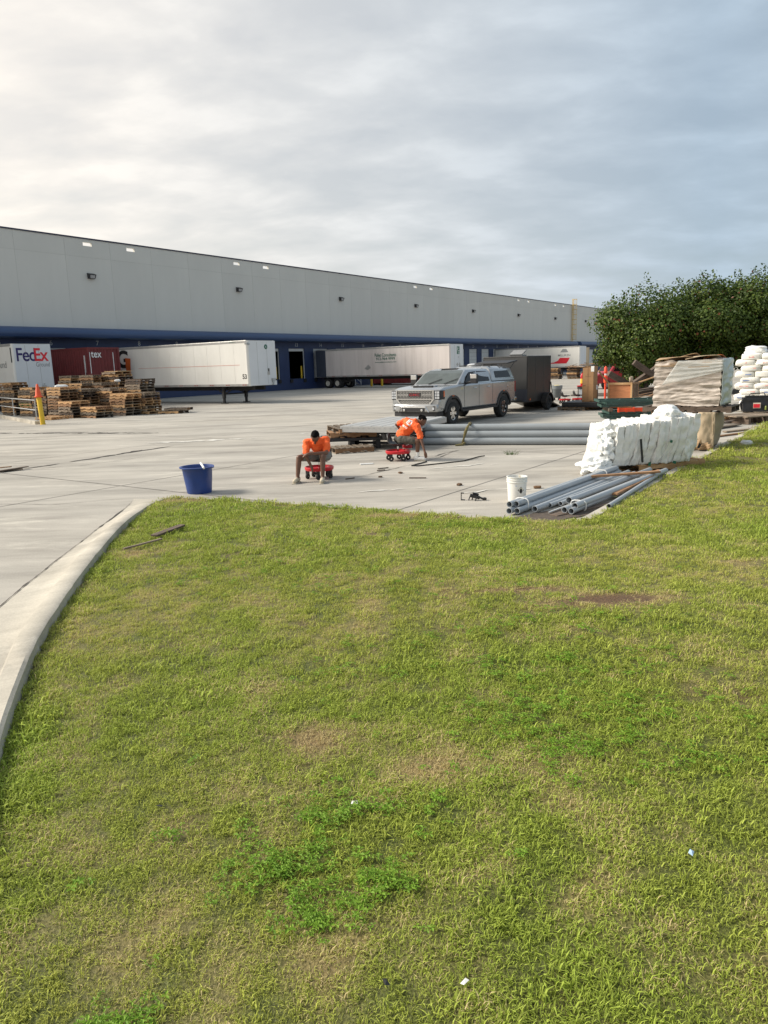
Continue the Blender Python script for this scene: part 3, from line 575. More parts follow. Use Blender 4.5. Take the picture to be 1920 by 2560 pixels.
# shipping containers: corrugated walls as one folded sheet each
def container(label, ac, nose, Lg, zb, zt, mat, group='shipping containers at the docks'):
    t = thing('shipping_container', label, 'container', WD(ac, nose), RZ_N, group); hy = 1.22
    def corr(a, b, n):
        o = []; 
        for i in range(n):
            x0 = a+(b-a)*i/n; x1 = a+(b-a)*(i+1)/n; w = x1-x0; o += [(x0, 0), (x0+w*.28, 0), (x0+w*.5, .045), (x0+w*.78, .045)]
        return o+[(b, 0)]
    for nm, pts in (('side_wall', [(x, -hy+dy) for x, dy in corr(-Lg+.1, -.12, int(Lg/.28))]), ('side_wall', [(x, hy-dy) for x, dy in corr(-Lg+.1, -.12, int(Lg/.28))]), ('end_wall', [(-.02-dy, x) for x, dy in corr(-hy+.1, hy-.1, 9)])):
        v = [(x, y, zb+.12) for x, y in pts]+[(x, y, zt-.1) for x, y in pts]; n = len(pts)
        MB().add(v, [(i, i+1, n+i+1, n+i) for i in range(n-1)]).build(nm, mat, t, fixn=True)
    f = MB()
    for s in (-1, 1):
        f.b2(-Lg, 0, s*hy-.05*(s > 0)-.0*(s < 0), s*hy+.05*(s < 0)+.0, zb, zb+.14).b2(-Lg, 0, s*hy-.05*(s > 0), s*hy+.05*(s < 0), zt-.12, zt)
        f.b2(-.13, .005, s*(hy-.06)-.07, s*(hy-.06)+.07, zb, zt+.005).b2(-Lg-.005, -Lg+.13, s*(hy-.06)-.07, s*(hy-.06)+.07, zb, zt+.005)
    f.b2(-.1, 0, -hy+.13, hy-.13, zb, zb+.13).b2(-.1, 0, -hy+.13, hy-.13, zt-.12, zt-.002)
    f.build('corner_frame', mat, t)
    MB().b2(-Lg+.1, -.1, -hy+.06, hy-.06, zt-.06, zt-.03).b2(-Lg, -Lg+.05, -hy+.1, hy-.1, zb, zt-.1).build('roof_and_doors', mat, t)
    MB().b2(-Lg, -.2, -.5, -.36, zb-.3, zb).b2(-Lg, -.2, .36, .5, zb-.3, zb).b2(-.4, -.1, -1.1, 1.1, zb-.2, zb).build('chassis', m_chas, t)
    for x in (-Lg+.9, -Lg+2.0):
        for y in (-1.0, 1.0): wheel('wheel', t, (x, y, .5), .5, .5)
    for y in (-.8, .8): MB().b2(-2.1, -1.95, y-.07, y+.07, 0, zb).build('landing_leg', m_chas, t)
    return t
m_maroon = M('maroon_container', (.16, .022, .022), .6, var=.15, scale=2, dirt=.3, dirtcol=(.07, .02, .015)); m_cream = M('cream_container', (.62, .49, .33), .65, var=.08, scale=2)
t = container('maroon corrugated container with white lettering behind the pallet stacks', -18.75, 6.4, 6.06, 1.25, 3.93, m_maroon)
text('lettering', 'tex', m_white_t, t, (.035, -.62, 3.45), NOSE, w=.8, h=.40, off=.012)
for y in (-1.12, .68): MB().b2(.004, .01, y, y+.05, 2.2, 3.6).build('paint_streak', m_white_t, t)
for x in (-.5, -.42): MB().b2(x, x+.05, -1.235, -1.225, 2.0+.3*(x > -.45), 3.4).build('paint_streak', m_white_t, t)
container('cream corrugated container half hidden by the trees', 60.3, 12.0, 12.1, 1.2, 3.95, m_cream)
# dumpster, dock stair and bollards seen under the grimy trailer
t = thing('dumpster', 'dark red steel dumpster seen beneath the grimy trailer', 'dumpster', WD(20.6, 4.6), RZ_D)
m_dump = M('dumpster_red', (.20, .018, .02), .6, var=.2, scale=2, dirt=.4)
MB().b2(-1.6, 1.6, -4.2, 3.0, .2, 1.7).build('bin_body', m_dump, t)
for k in range(8): MB().b2(-1.67, -1.6, -3.9+k*.95, -3.78+k*.95, .22, 1.65).build('rib', m_dump, t)
MB().b2(-1.72, 1.72, -4.3, 3.1, 1.7, 1.82).build('top_rim', m_dump, t)
MB().b2(-1.6, 1.6, -3.8, -3.5, 0, .2).b2(-1.6, 1.6, 2.3, 2.6, 0, .2).build('skids', m_chas, t)
t = thing('dock_stair', 'small steel dock stair with pale handrails under the grimy trailer', 'stair', WD(16.0, .1), RZ_N)
for k in range(6): MB().b2(.35+k*.27, .65+k*.27, -.5, .5, .95-k*.18, 1.0-k*.18).build('tread', m_stl, t)
for s in (-.5, .5):
    MB().tube([(0, s, 1.95), (.3, s, 1.95), (1.95, s, .85), (1.95, s, 0)], .025, 6).tube([(0, s, 1.5), (.3, s, 1.5), (1.95, s, .45)], .02, 6).tube([(.3, s, 1.0), (.3, s, 1.95)], .02, 6).build('handrail', m_white_t, t)
    MB().add([(0, s, 1.1), (.35, s, 1.1), (2.0, s, 0), (1.7, s, 0), (.3, s, .92), (0, s, .92)], [(0, 1, 2, 3, 4, 5)]).build('stringer', m_stl, t)
for i, (a, o) in enumerate(((14.95, 4.6), (16.05, 5.2))):
    b = MB().lathe([(.12, 0), (.12, 1.12), (.07, 1.18), (0, 1.2)], 14).build('bollard', m_yel, loc=WD(a, o), smooth=40)
    tag(b, ('yellow bollard left of the dock stair under the grimy trailer', 'yellow bollard nearer the dumpster under the grimy trailer')[i], 'bollard', 'yellow bollards at the dock stair')

# ================================================================ pallets
def wood(nm, c, c2, rand): return M(nm, c, .85, var=.25, scale=3, bump=.2, bscale=30, rand=rand, col2=c2, stretch=(1, 6, 6))
WOODS = [wood('pallet_grey_wood', (.15, .115, .083), (.30, .235, .17), .4), wood('pallet_brown_wood', (.19, .10, .048), (.36, .205, .105), .35), wood('pallet_tan_wood', (.50, .285, .125), (.64, .40, .20), .2), wood('pallet_dark_wood', (.075, .055, .04), (.14, .10, .075), .3)]
m_gp = M('green_pallet', (.04, .3, .02), .6)
def deck_mesh(nb, z, th, wd):
    m_ = MB(); 
    for i in range(nb):
        w_ = wd*random.uniform(.93, 1.05); x = -.61+w_/2+(1.22-wd)*i/(nb-1); m_.box((x, random.uniform(-.012, .012), z+random.uniform(-.002, .002)), (w_, 1.02, th), (0, 0, random.gauss(0, .006)))
    return m_
def stringer_prof():
    return [(-.61, .018), (-.4, .018), (-.38, .055), (-.18, .055), (-.16, .018), (.16, .018), (.18, .055), (.38, .055), (.4, .018), (.61, .018), (.61, .122), (-.61, .122)]
TOP = [deck_mesh(7, .131, .016, .115) for _ in range(4)]; BOT = [deck_mesh(5, .009, .016, .105) for _ in range(3)]
STR = MB().prism(stringer_prof(), 'y', -.019, .019)
PM = {}
for wi, wm in enumerate(WOODS+[m_gp]):
    PM[wi] = ([b.mesh('top_deck', wm) for b in TOP], [b.mesh('bottom_deck', wm) for b in BOT], STR.mesh('stringer', wm))
    for mlist in PM[wi][:2]: pass
def pallet(loc, rz, label, wi=None, group=None, rot=None, mixw=True):
    wi = random.choices((0, 1, 2, 3), (5, 5, 3, 3))[0] if wi is None else wi
    t = thing('pallet', label, 'pallet', loc, rz, group)
    if rot: t.rotation_euler = rot
    part(random.choice(PM[wi][0]), t); part(random.choice(PM[wi][1]), t)
    for y in (-.49, 0, .49):
        w2 = wi if not mixw or random.random() < .75 else random.choice((0, 1, 2)); part(PM[w2][2], t, 0, y)
    return t
OR = lambda i: ['bottom', 'second from the bottom', 'third from the bottom', 'fourth from the bottom', 'fifth from the bottom', 'sixth from the bottom', 'seventh from the bottom', 'eighth from the bottom', 'ninth from the bottom', 'tenth from the bottom', 'eleventh from the bottom', 'twelfth from the bottom', 'thirteenth from the bottom', 'fourteenth from the bottom', 'fifteenth from the bottom', 'sixteenth from the bottom', 'topmost'][i]
STACKS = [  # a, o of the near corner in wall axes, count, where
    (22.42, -40.78, 13, 'leftmost stack behind the railing'), (22.20, -38.62, 11, 'stack left of the orange cone'), (21.71, -35.25, 11, 'tall stack just right of the yellow bollard'),
    (22.85, -34.93, 10, 'stack behind the low front stacks'), (24.98, -39.1, 15, 'tall rear stack below the maroon container'), (25.0, -37.0, 15, 'rear stack left of the middle'),
    (24.4, -35.2, 12, 'middle stack with pale upper pallets'), (21.98, -32.56, 4, 'lowest front stack'), (25.85, -35.85, 16, 'tallest rear stack with plywood top'),
    (23.63, -32.59, 8, 'front stack with bright tan top'), (25.5, -33.72, 13, 'tall right hand stack'), (24.87, -32.2, 8, 'rightmost stack'), (21.72, -33.98, 6, 'short stack between front stacks'), (23.75, -36.3, 12, 'inner stack behind the bollard side stacks'), (23.95, -33.9, 10, 'inner stack behind the bright tan topped stack'), (21.95, -37.05, 10, 'stack directly behind the orange cone')]
for a, o, n, where in STACKS:
    big = random.gauss(0, .05); wx_, wy_ = 0, 0
    for i in range(n):
        p = DV*(a+.51)+NV*(o-.61); wx_ += random.gauss(0, .025); wy_ += random.gauss(0, .025)
        if random.random() < .12: wx_ += random.uniform(-.12, .12)
        wx_ = max(-.16, min(.16, wx_)); wy_ = max(-.14, min(.14, wy_))
        wi = None
        if where.startswith('front stack with') and i == n-1: wi = 2
        if where.startswith('stack left of') and i == 4: wi = 4
        lab = ('green painted pallet low in the ' if wi == 4 else 'wooden pallet, %s of the ' % OR(i if i < n-1 else 16))+where
        pallet((p.x+wx_, p.y+wy_, .001+i*.1405), RZ_N+big+random.gauss(0, .035), lab, wi, 'pallets stacked by the docks', rot=(random.gauss(0, .008), random.gauss(0, .008), RZ_N+big+random.gauss(0, .035)))
for i, (a, o, z, rz, lab) in enumerate([(25.9, -31.5, .001, .3, 'stray pallet lying flat right of the rightmost stack'), (26.1, -31.3, .1405, .55, 'stray pallet askew on another right of the rightmost stack'), (20.9, -34.6, .001, .1, 'pale single pallet on the ground in front of the stacks')]):
    p = DV*a+NV*o; pallet((p.x, p.y, z), RZ_N+rz, lab, (0, 3, 2)[i], 'pallets stacked by the docks')
p = DV*(25.85+.51)+NV*(-35.85-.61)
tag(MB().box((0, 0, .012), (1.2, 1.0, .024)).build('plywood_sheet', M('plywood', (.52, .37, .19), .8, var=.15, stretch=(1, 8, 1)), loc=(p.x, p.y, 16*.1405+.012), rot=(0, .01, RZ_N)), 'tan plywood sheet lying on the tallest pallet stack', 'plywood')
p = DV*(22.7+.9)+NV*(-37.6)
MBs = MB(); vs = []; fs = []
def sack(name, label, cat, loc, size, mat, rz=0, seed=0, amp=.12, group=None, pw=(.6, .7)):
    n = 12; vs = []; fs = []
    for i in range(n+1):
        ph = math.pi*i/n
        for k in range(16):
            th = 2*math.pi*k/16; v = Vector((math.copysign(abs(math.sin(ph)*math.cos(th))**pw[0], math.cos(th)), math.copysign(abs(math.sin(ph)*math.sin(th))**pw[0], math.sin(th)), math.copysign(abs(math.cos(ph))**pw[1], math.cos(ph))))
            v *= 1+amp*fbm(v.x*2+seed, v.y*2, v.z*2, 4); vs.append((v.x*size[0]/2, v.y*size[1]/2, (v.z+1)*size[2]/2))
    for i in range(n):
        for k in range(16): fs.append((i*16+k, (i+1)*16+k, (i+1)*16+(k+1) % 16, i*16+(k+1) % 16))
    return tag(MB().add(vs, fs).build(name, mat, loc=loc, rot=(0, 0, rz), smooth=60), label, cat, group)
m_film = M('white_film', (.78, .78, .76), .4, var=.08, scale=6, bump=.5, bscale=14)
sack('wrap_bundle', 'crumpled white wrap bundle on the pallets below the maroon container', 'plastic wrap', (-17.6, 41.3, 1.30), (.75, .6, .34), m_film, .4, 3)
sack('wrap_bundle', 'small white wrap scrap on the middle pallet stack', 'plastic wrap', (p.x+2.9, p.y+.2, 1.69), (.32, .25, .14), m_film, .1, 8)
# island kerb, railing, bollard with cone at the left
i0, i1 = Vector((-24.5, 45.6, 0)), Vector((-15.4, 33.45, 0)); iu = (i1-i0).normalized(); iv = Vector((-iu.y, iu.x, 0))
vs = []
for pnt in (i0, i1): vs += [pnt-iv*.0, pnt+Vector((0, 0, .14)), pnt-iv*.2+Vector((0, 0, .15)), pnt-iv*.2]
isl = MB().add(vs, [(0, 4, 5, 1), (1, 5, 6, 2), (2, 6, 7, 3), (4, 7, 6, 5), (0, 1, 2, 3)]).build('island_kerb', m_kerb, fixn=True); struct(isl)
t = thing('railing', 'two bar galvanised pipe railing at the left edge by the pallets', 'railing', (-15.65, 33.75, .0), math.atan2(-iu.y, -iu.x))
for z in (1.06, .62): MB().tube([(0, 0, z), (11, 0, z)], .024, 8).build('rail', m_stl, t, smooth=50)
for k in range(3): MB().tube([(.02+k*4.9, 0, .0), (.02+k*4.9, 0, 1.06)], .026, 8).build('post', m_stl, t, smooth=50)
b = MB().lathe([(.13, 0), (.13, .02), (.105, .03), (.105, 1.22), (.09, 1.25), (0, 1.26)], 18).build('bollard', m_yel, loc=(-15.15, 33.2, 0), rot=(0, R(-2.5), 0), smooth=40)
tag(b, 'yellow steel bollard with an orange cone on its top', 'bollard')
m_cone = M('cone_orange', (.75, .09, .02), .5, var=.1)
t = thing('traffic_cone', 'small orange cone set upside on the yellow bollard top', 'cone', (-15.205, 33.2, 1.24)); t['label'] = 'small orange traffic cone set on top of the yellow bollard'
MB().lathe([(.145, .02), (.13, .05), (.05, .52), (.03, .55), (0, .555)], 16).build('cone_body', m_cone, t, smooth=40); MB().lathe([(.0, -.03), (.17, -.03), (.17, .02), (.10, .03)], 16).build('cone_base', m_cone, t, smooth=30)
# ================================================================ pickup truck
m_silver = M('silver_paint', (.37, .38, .39), .26, .6, var=.03, scale=2, coat=.8, dirt=.08, dirtcol=(.3, .28, .25))
m_glass = M('dark_glass', (.008, .009, .01), .08, var=.1, spec=.22); m_wind = M('windshield_glass', (.075, .09, .088), .1, var=.2, spec=.5)
m_chrome = M('chrome', (.72, .72, .72), .12, 1, var=.03); m_blk = M('black_plastic', (.018, .018, .02), .55, var=.2)
m_lamp = M('lamp_lens', (.55, .57, .6), .12, .3, var=.2, scale=20); m_amber = M('amber', (.7, .14, .02), .3)
TR = Vector((4.045, 29.893, 0)); RZ_T = RZ_D+math.pi
t = truck = thing('pickup_truck', 'silver crew cab pickup truck with matching bed topper', 'truck', TR, RZ_T)
def arc(cx, cz, r, a0, a1, n=10): return [(cx+r*math.cos(R(a)), cz+r*math.sin(R(a))) for a in np.linspace(a0, a1, n)]
prof = [(-1.08, .62), (-1.10, .9), (-1.07, 1.43), (.95, 1.43), (3.45, 1.40), (3.75, 1.385), (4.55, 1.335), (4.84, 1.28), (4.93, 1.15), (4.95, .72), (4.9, .58)]+arc(4.04, .43, .53, 12, 168)+[(3.4, .52), (.62, .5)]+arc(0, .43, .53, 12, 168)
body = MB().prism(prof, 'y', -.99, .99).build('body', m_silver, t, bevel=.075, smooth=50, fixn=True)
cv = [(.97, -.95, 1.38), (3.62, -.93, 1.38), (3.62, .93, 1.38), (.97, .95, 1.38), (1.0, -.86, 1.78), (3.02, -.84, 1.78), (3.02, .84, 1.78), (1.0, .86, 1.78), (1.06, -.78, 1.9), (2.72, -.76, 1.9), (2.72, .76, 1.9), (1.06, .78, 1.9), (1.3, -.6, 1.945), (2.5, -.6, 1.945), (2.5, .6, 1.945), (1.3, .6, 1.945)]
cf = [(12, 13, 14, 15)]
for b0 in (0, 4, 8): cf += [(b0+i, b0+(i+1) % 4, b0+4+(i+1) % 4, b0+4+i) for i in range(4)]
cab = MB().add(cv, cf).build('cab', m_silver, t, bevel=.03, smooth=60, fixn=True)
def sidey(z): return .95-.09*(z-1.38)/.4 if z < 1.78 else .86-.08*(z-1.78)/.12
def sidewin(name, pts, parent, mat=None, off=.006):
    for s in (1, -1):
        v = [(x, s*(sidey(z)+off), z) for x, z in pts]; MB().add(v, [tuple(range(len(v)))]).build(name, mat or m_glass, parent, fixn=False)
sidewin('side_window', [(2.12, 1.44), (3.12, 1.43), (2.92, 1.66), (2.64, 1.81), (2.12, 1.83)], cab); sidewin('side_window', [(1.12, 1.45), (2.04, 1.44), (2.04, 1.83), (1.22, 1.82)], cab)
sidewin('window_trim', [(1.08, 1.425), (3.2, 1.405), (3.2, 1.425), (1.08, 1.445)], cab, m_chrome, .008)
def lerp(a, b, f): return tuple(x+(y-x)*f for x, y in zip(a, b))
o_ = Vector((.5, 0, .8)).normalized()*.008
wv = [Vector(lerp(cv[1], cv[5], .1))+Vector((0, .08, 0)), Vector(lerp(cv[2], cv[6], .1))+Vector((0, -.08, 0)), Vector(lerp(cv[6], cv[2], .0))+Vector((0, -.06, 0)), Vector(lerp(cv[10], cv[6], .15))+Vector((0, -.08, 0)), Vector(lerp(cv[9], cv[5], .15))+Vector((0, .08, 0)), Vector(cv[5])+Vector((0, .06, 0))]
MB().add([v+o_ for v in wv], [(0, 1, 2, 5), (5, 2, 3, 4)]).build('windshield', m_wind, cab)
for y, a in ((-.3, .25), (.35, .25)): MB().tube([(3.6, y, 1.425), (3.35, y+.45, 1.60)], .012, 5).build('wiper', m_blk, cab)
MB().b2(2.35, 2.62, -.36, .36, 1.945, 1.955).build('roof_marker_strip', m_blk, cab)
# hood scoop, grille, lamps, bumper
MB().box((4.42, 0, 1.365), (.1, .78, .05), (0, R(4), 0)).build('hood_scoop', m_blk, t); MB().box((4.28, 0, 1.375), (.22, .9, .05), (0, R(5), 0)).build('hood_bulge', m_silver, t, bevel=.02)
gr = MB().prism([(-.72, 1.25), (.72, 1.25), (.72, .95), (.58, .78), (-.58, .78), (-.72, .95)], 'x', 4.9, 4.975).build('grille', m_blk, t)
for z in (1.245, 1.1, .945, .79): MB().b2(4.96, 5.0, -.70 if z > .8 else -.58, .70 if z > .8 else .58, z-.016, z+.016).build('grille_bar', m_chrome, gr)
for z0, z1 in ((.965, 1.08), (1.12, 1.225), (.81, .925)):
    g_ = MB(); ww = .66 if z0 > .85 else .58
    for k in range(22):
        y = -ww+k*2*ww/21
        for j in range(2): g_.b2(4.972, 4.985, y-.021, y+.021, z0+(z1-z0)*(j+.15+.2*(k % 2))/2.2, z0+(z1-z0)*(j+.62+.2*(k % 2))/2.2)
    g_.build('grille_mesh', m_chrome, gr)
for s in (-1, 1): MB().prism([(s*.72, 1.26), (s*.77, 1.26), (s*.77, .94), (s*.6, .75), (s*.55, .775), (s*.72, .96)], 'x', 4.93, 5.0).build('grille_surround', m_chrome, gr, fixn=True)
bd = MB().b2(4.99, 5.012, -.25, .25, 1.04, 1.17).build('badge', m_blk, gr); text('lettering', 'GMC', M('badge_red', (.30, .012, .02), .4), bd, (5.0135, 0, 1.105), NOSE, w=.42, h=.085, off=.012)
for s in (-1, 1):
    hl = MB().b2(4.62, 4.96, min(s*.78, s*1.0), max(s*.78, s*1.0), .93, 1.25).build('headlight', m_blk, t, bevel=.03)
    for z in (1.0, 1.09, 1.18):
        MB().b2(4.955, 4.975, min(s*.8, s*.87), max(s*.8, s*.87), z-.035, z+.035).b2(4.955, 4.975, min(s*.89, s*.97), max(s*.89, s*.97), z-.035, z+.035).build('headlight_lens', m_lamp, hl)
    MB().b2(4.66, 4.72, s*1.0-.004, s*1.0+.006, 1.02, 1.22).build('side_reflector', m_amber, hl)
bp = [(4.7, .99), (5.02, .93), (5.1, .6), (5.1, -.6), (5.02, -.93), (4.7, -.99)]
bump_ = MB().prism(bp, 'z', .52, .78).build('bumper', m_silver, t, bevel=.04, smooth=50)
MB().b2(5.06, 5.11, -.46, .46, .535, .66).build('lower_intake', m_blk, bump_); MB().tube([(5.105, -.62, .52), (5.105, -.5, .69), (5.105, .5, .69), (5.105, .62, .52)], .022, 6).build('intake_trim', m_chrome, bump_)
for s in (-1, 1):
    MB().b2(4.98, 5.06, min(s*.72, s*.84), max(s*.72, s*.84), .56, .72).build('fog_lamp', m_blk, bump_); MB().b2(5.05, 5.065, min(s*.74, s*.82), max(s*.74, s*.82), .6, .68).build('fog_lens', m_lamp, bump_)
    MB().lathe([(.045, 0), (.045, .04), (.02, .05), (0, .05)], 10, (5.1, s*.36, .585), 'x').build('tow_hook', m_chrome, bump_)
MB().prism([(4.6, .9), (4.98, .86), (5.04, .55), (5.04, -.55), (4.98, -.86), (4.6, -.9)], 'z', .36, .52).build('air_dam', m_blk, t)
MB().b2(-.9, 4.5, -.85, .85, .42, .62).build('underbody', m_chas, t)
for s in (-1, 1):
    MB().b2(.62, 3.42, min(s*.9, s*1.03), max(s*.9, s*1.03), .44, .52).build('side_step', m_blk, t)
    for x in (0, 4.04):
        pts = arc(x, .43, .535, 8, 172, 14); po = arc(x, .43, .62, 4, 176, 14); n = 14
        vs = [(a, s*.985, b) for a, b in pts]+[(a, s*1.025, b) for a, b in pts]+[(a, s*1.025, b) for a, b in po]+[(a, s*.985, b) for a, b in po]
        MB().add(vs, [(r_*n+i, r_*n+i+1, ((r_+1) % 4)*n+i+1, ((r_+1) % 4)*n+i) for r_ in range(4) for i in range(n-1)]).build('wheel_arch_flare', m_blk, t, fixn=True)
        MB().b2(x-.48, x+.48, min(s*.4, s*.97), max(s*.4, s*.97), .5, .9).build('wheel_well', m_blk, t)
        MB().b2(x-.02, x+.12, s*1.026-.004, s*1.026+.004, 1.02, 1.04).build('flare_marker', m_amber, t)
        w_ = MB().lathe([(.24, -.14), (.38, -.14), (.42, -.09), (.42, .09), (.38, .14), (.24, .14)], 28, (x, s*.86, .42), 'y', closed=True).build('wheel', m_tyre, t, smooth=40, fixn=True)
        MB().lathe([(0, .03), (.25, .03), (.25, -.1), (.26, -.1), (.26, .12), (.25, .12)], 24, (x, s*.86, .42), 'y').build('rim_barrel', m_blk, w_, fixn=True)
        rm = MB().lathe([(.225, s*.125), (.26, s*.13), (.26, s*.10), (.225, s*.09)], 28, (x, s*.86, .42), 'y', closed=True).lathe([(0, s*.12), (.05, s*.12), (.06, s*.1), (.06, s*.05)], 14, (x, s*.86, .42), 'y')
        for k in range(12):
            a = 2*math.pi*(k//2)/6+(.13 if k % 2 else -.13); rm.box((x+.145*math.cos(a), s*(.86+.10), .42+.145*math.sin(a)), (.18, .03, .056), (0, -a, 0))
        rm.build('rim', m_chrome, w_, fixn=True)
    # doors: seams, handles, mirror
    for x in (.965, 2.08, 3.22):
        MB().b2(x-.006, x+.006, s*.99-.004, s*.99+.004, .6, 1.36).build('door_seam', m_blk, t)
    for x in (1.22, 2.3): MB().tube([(x, s*1.005, 1.24), (x+.05, s*1.03, 1.245), (x+.17, s*1.03, 1.25), (x+.22, s*1.005, 1.25)], .017, 6).build('door_handle', m_chrome, t)
    mi = MB().tube([(3.05, s*.95, 1.42), (3.02, s*1.12, 1.46), (3.0, s*1.22, 1.5)], .05, 6).box((2.99, s*1.26, 1.58), (.14, .26, .34)).build('mirror', m_blk, t, bevel=.02)
    MB().box((3.045, s*1.26, 1.66), (.06, .25, .17)).build('mirror_cap', m_chrome, mi, bevel=.02)
    MB().b2(3.3, 3.5, s*.99-.004, s*.99+.008, 1.22, 1.29).build('fender_badge', m_chrome, t)
MB().lathe([(.03, 0), (.03, .008), (0, .009)], 10, (-.35, .99, 1.2), 'y').build('fuel_cap', m_chrome, t)
for s in (-1, 1): MB().b2(-1.11, -.98, min(s*.86, s*.995), max(s*.86, s*.995), .95, 1.38).build('tail_light', M('tail_red', (.2, .01, .015), .25), t, bevel=.015)
MB().b2(-1.32, -1.08, -.95, .95, .58, .74).build('rear_bumper', m_chrome, t, bevel=.04)
# bed topper with side glass and raised rear lid
tv = [(-1.06, -.96, 1.44), (.93, -.96, 1.44), (.93, .96, 1.44), (-1.06, .96, 1.44), (-.93, -.82, 1.88), (.9, -.82, 1.88), (.9, .82, 1.88), (-.93, .82, 1.88), (-.8, -.62, 1.98), (.8, -.62, 1.99), (.8, .62, 1.99), (-.8, .62, 1.98)]
tf = [(8, 9, 10, 11)]
for b0 in (0, 4): tf += [(b0+i, b0+(i+1) % 4, b0+4+(i+1) % 4, b0+4+i) for i in range(4)]
top = MB().add(tv, tf).build('topper', m_silver, t, bevel=.03, smooth=60, fixn=True)
for s in (1, -1):
    v = [(x, s*(.96-.14*(z-1.44)/.44+.006), z) for x, z in ((-.75, 1.55), (.62, 1.55), (.6, 1.8), (-.62, 1.81))]; MB().add(v, [(0, 1, 2, 3)]).build('topper_window', m_glass, top)
MB().box((-1.32, 0, 2.13), (.95, 1.5, .05), (0, R(6), 0)).build('raised_rear_lid', m_blk, top, bevel=.015)
for s in (-1, 1): MB().tube([(-1.0, s*.7, 1.75), (-1.55, s*.72, 2.12)], .012, 5).build('lid_strut', m_blk, top)
for x in (-.4, .5): MB().b2(x-.04, x+.04, -.7, .7, 2.0, 2.04).build('roof_bar', m_blk, top)
# ================================================================ black cargo trailer behind the truck
wr = Vector((4.75, 29.4, 0)); CT = wr-NV*1.0+DV*2.48
t = thing('cargo_trailer', 'black enclosed cargo trailer hitched behind the silver truck, ramp lowered', 'trailer', CT, RZ_D)
m_cblk = M('black_sheet', (.017, .016, .015), .35, var=.2, scale=2); m_cgrey = M('charcoal_sheet', (.055, .055, .055), .4, var=.08)
bx_ = MB().b2(0, 2.55, -1.04, 1.04, .42, 2.36).build('box_body', m_cblk, t, bevel=.025)
MB().b2(-.008, 0, -1.0, 1.0, .98, 2.3).build('front_panel', m_cgrey, bx_); MB().b2(-.014, 0, -1.02, 1.02, .45, .97).build('stone_guard', M('stone_guard', (.035, .04, .055), .45), bx_)
for x in (.85, 1.7): MB().b2(x-.01, x+.01, -1.046, -1.04, .5, 2.3).build('side_seam', m_cgrey, bx_)
MB().b2(1.1, 1.55, -.3, .3, 2.36, 2.42).box((1.3, 0, 2.52), (.5, .6, .04), (0, R(-22), 0)).build('roof_vent', M('vent_grey', (.22, .22, .22), .5), bx_)
MB().tube([(0, -.8, .5), (-1.2, 0, .52)], .05, 6).tube([(0, .8, .5), (-1.2, 0, .52)], .05, 6).b2(-1.35, -1.1, -.06, .06, .47, .6).build('tongue', m_chas, t)
for s in (-1, 1):
    wheel('wheel', t, (1.85, s*1.16, .34), .34, .2, m_chas)
    n = 12; pi_ = arc(1.85, .34, .40, 0, 180, n); po = arc(1.85, .34, .44, 0, 180, n)
    vs = [(a, s*1.05, b) for a, b in pi_]+[(a, s*1.3, b) for a, b in pi_]+[(a, s*1.3, b) for a, b in po]+[(a, s*1.05, b) for a, b in po]
    MB().add(vs, [(r_*n+i, r_*n+i+1, ((r_+1) % 4)*n+i+1, ((r_+1) % 4)*n+i) for r_ in range(4) for i in range(n-1)]).build('fender', m_cblk, t, fixn=True)
MB().b2(.25, .33, -1.05, -1.04, .5, .58).build('marker_lamp', m_amber, t)
MB().add([(2.56, -.95, .42), (2.56, .95, .42), (4.1, .95, .02), (4.1, -.95, .02), (2.56, -.95, .34), (2.56, .95, .34), (4.1, .95, .0), (4.1, -.95, .0)], [(0, 1, 2, 3), (4, 7, 6, 5), (0, 3, 7, 4), (1, 5, 6, 2), (2, 6, 7, 3)]).build('ramp_door', m_cblk, t)
MB().tube([(2.5, -1.06, 1.2), (2.58, -1.1, .7)], .02, 5).build('door_cable', m_chas, t)
for i, (dx, dy) in enumerate(((-.35, .42), (.35, .42))):
    p = CT-DV*.9+NV*(dx-.6); sack('wrapped_carton', ('left' if i == 0 else 'right')+' clear wrapped carton on the trailer tongue behind the truck', 'carton', (p.x, p.y, 1.62), (.75, .6, .5), M('clear_wrap', (.45, .46, .47), .25, var=.3, scale=9), .4, 20+i, .06)
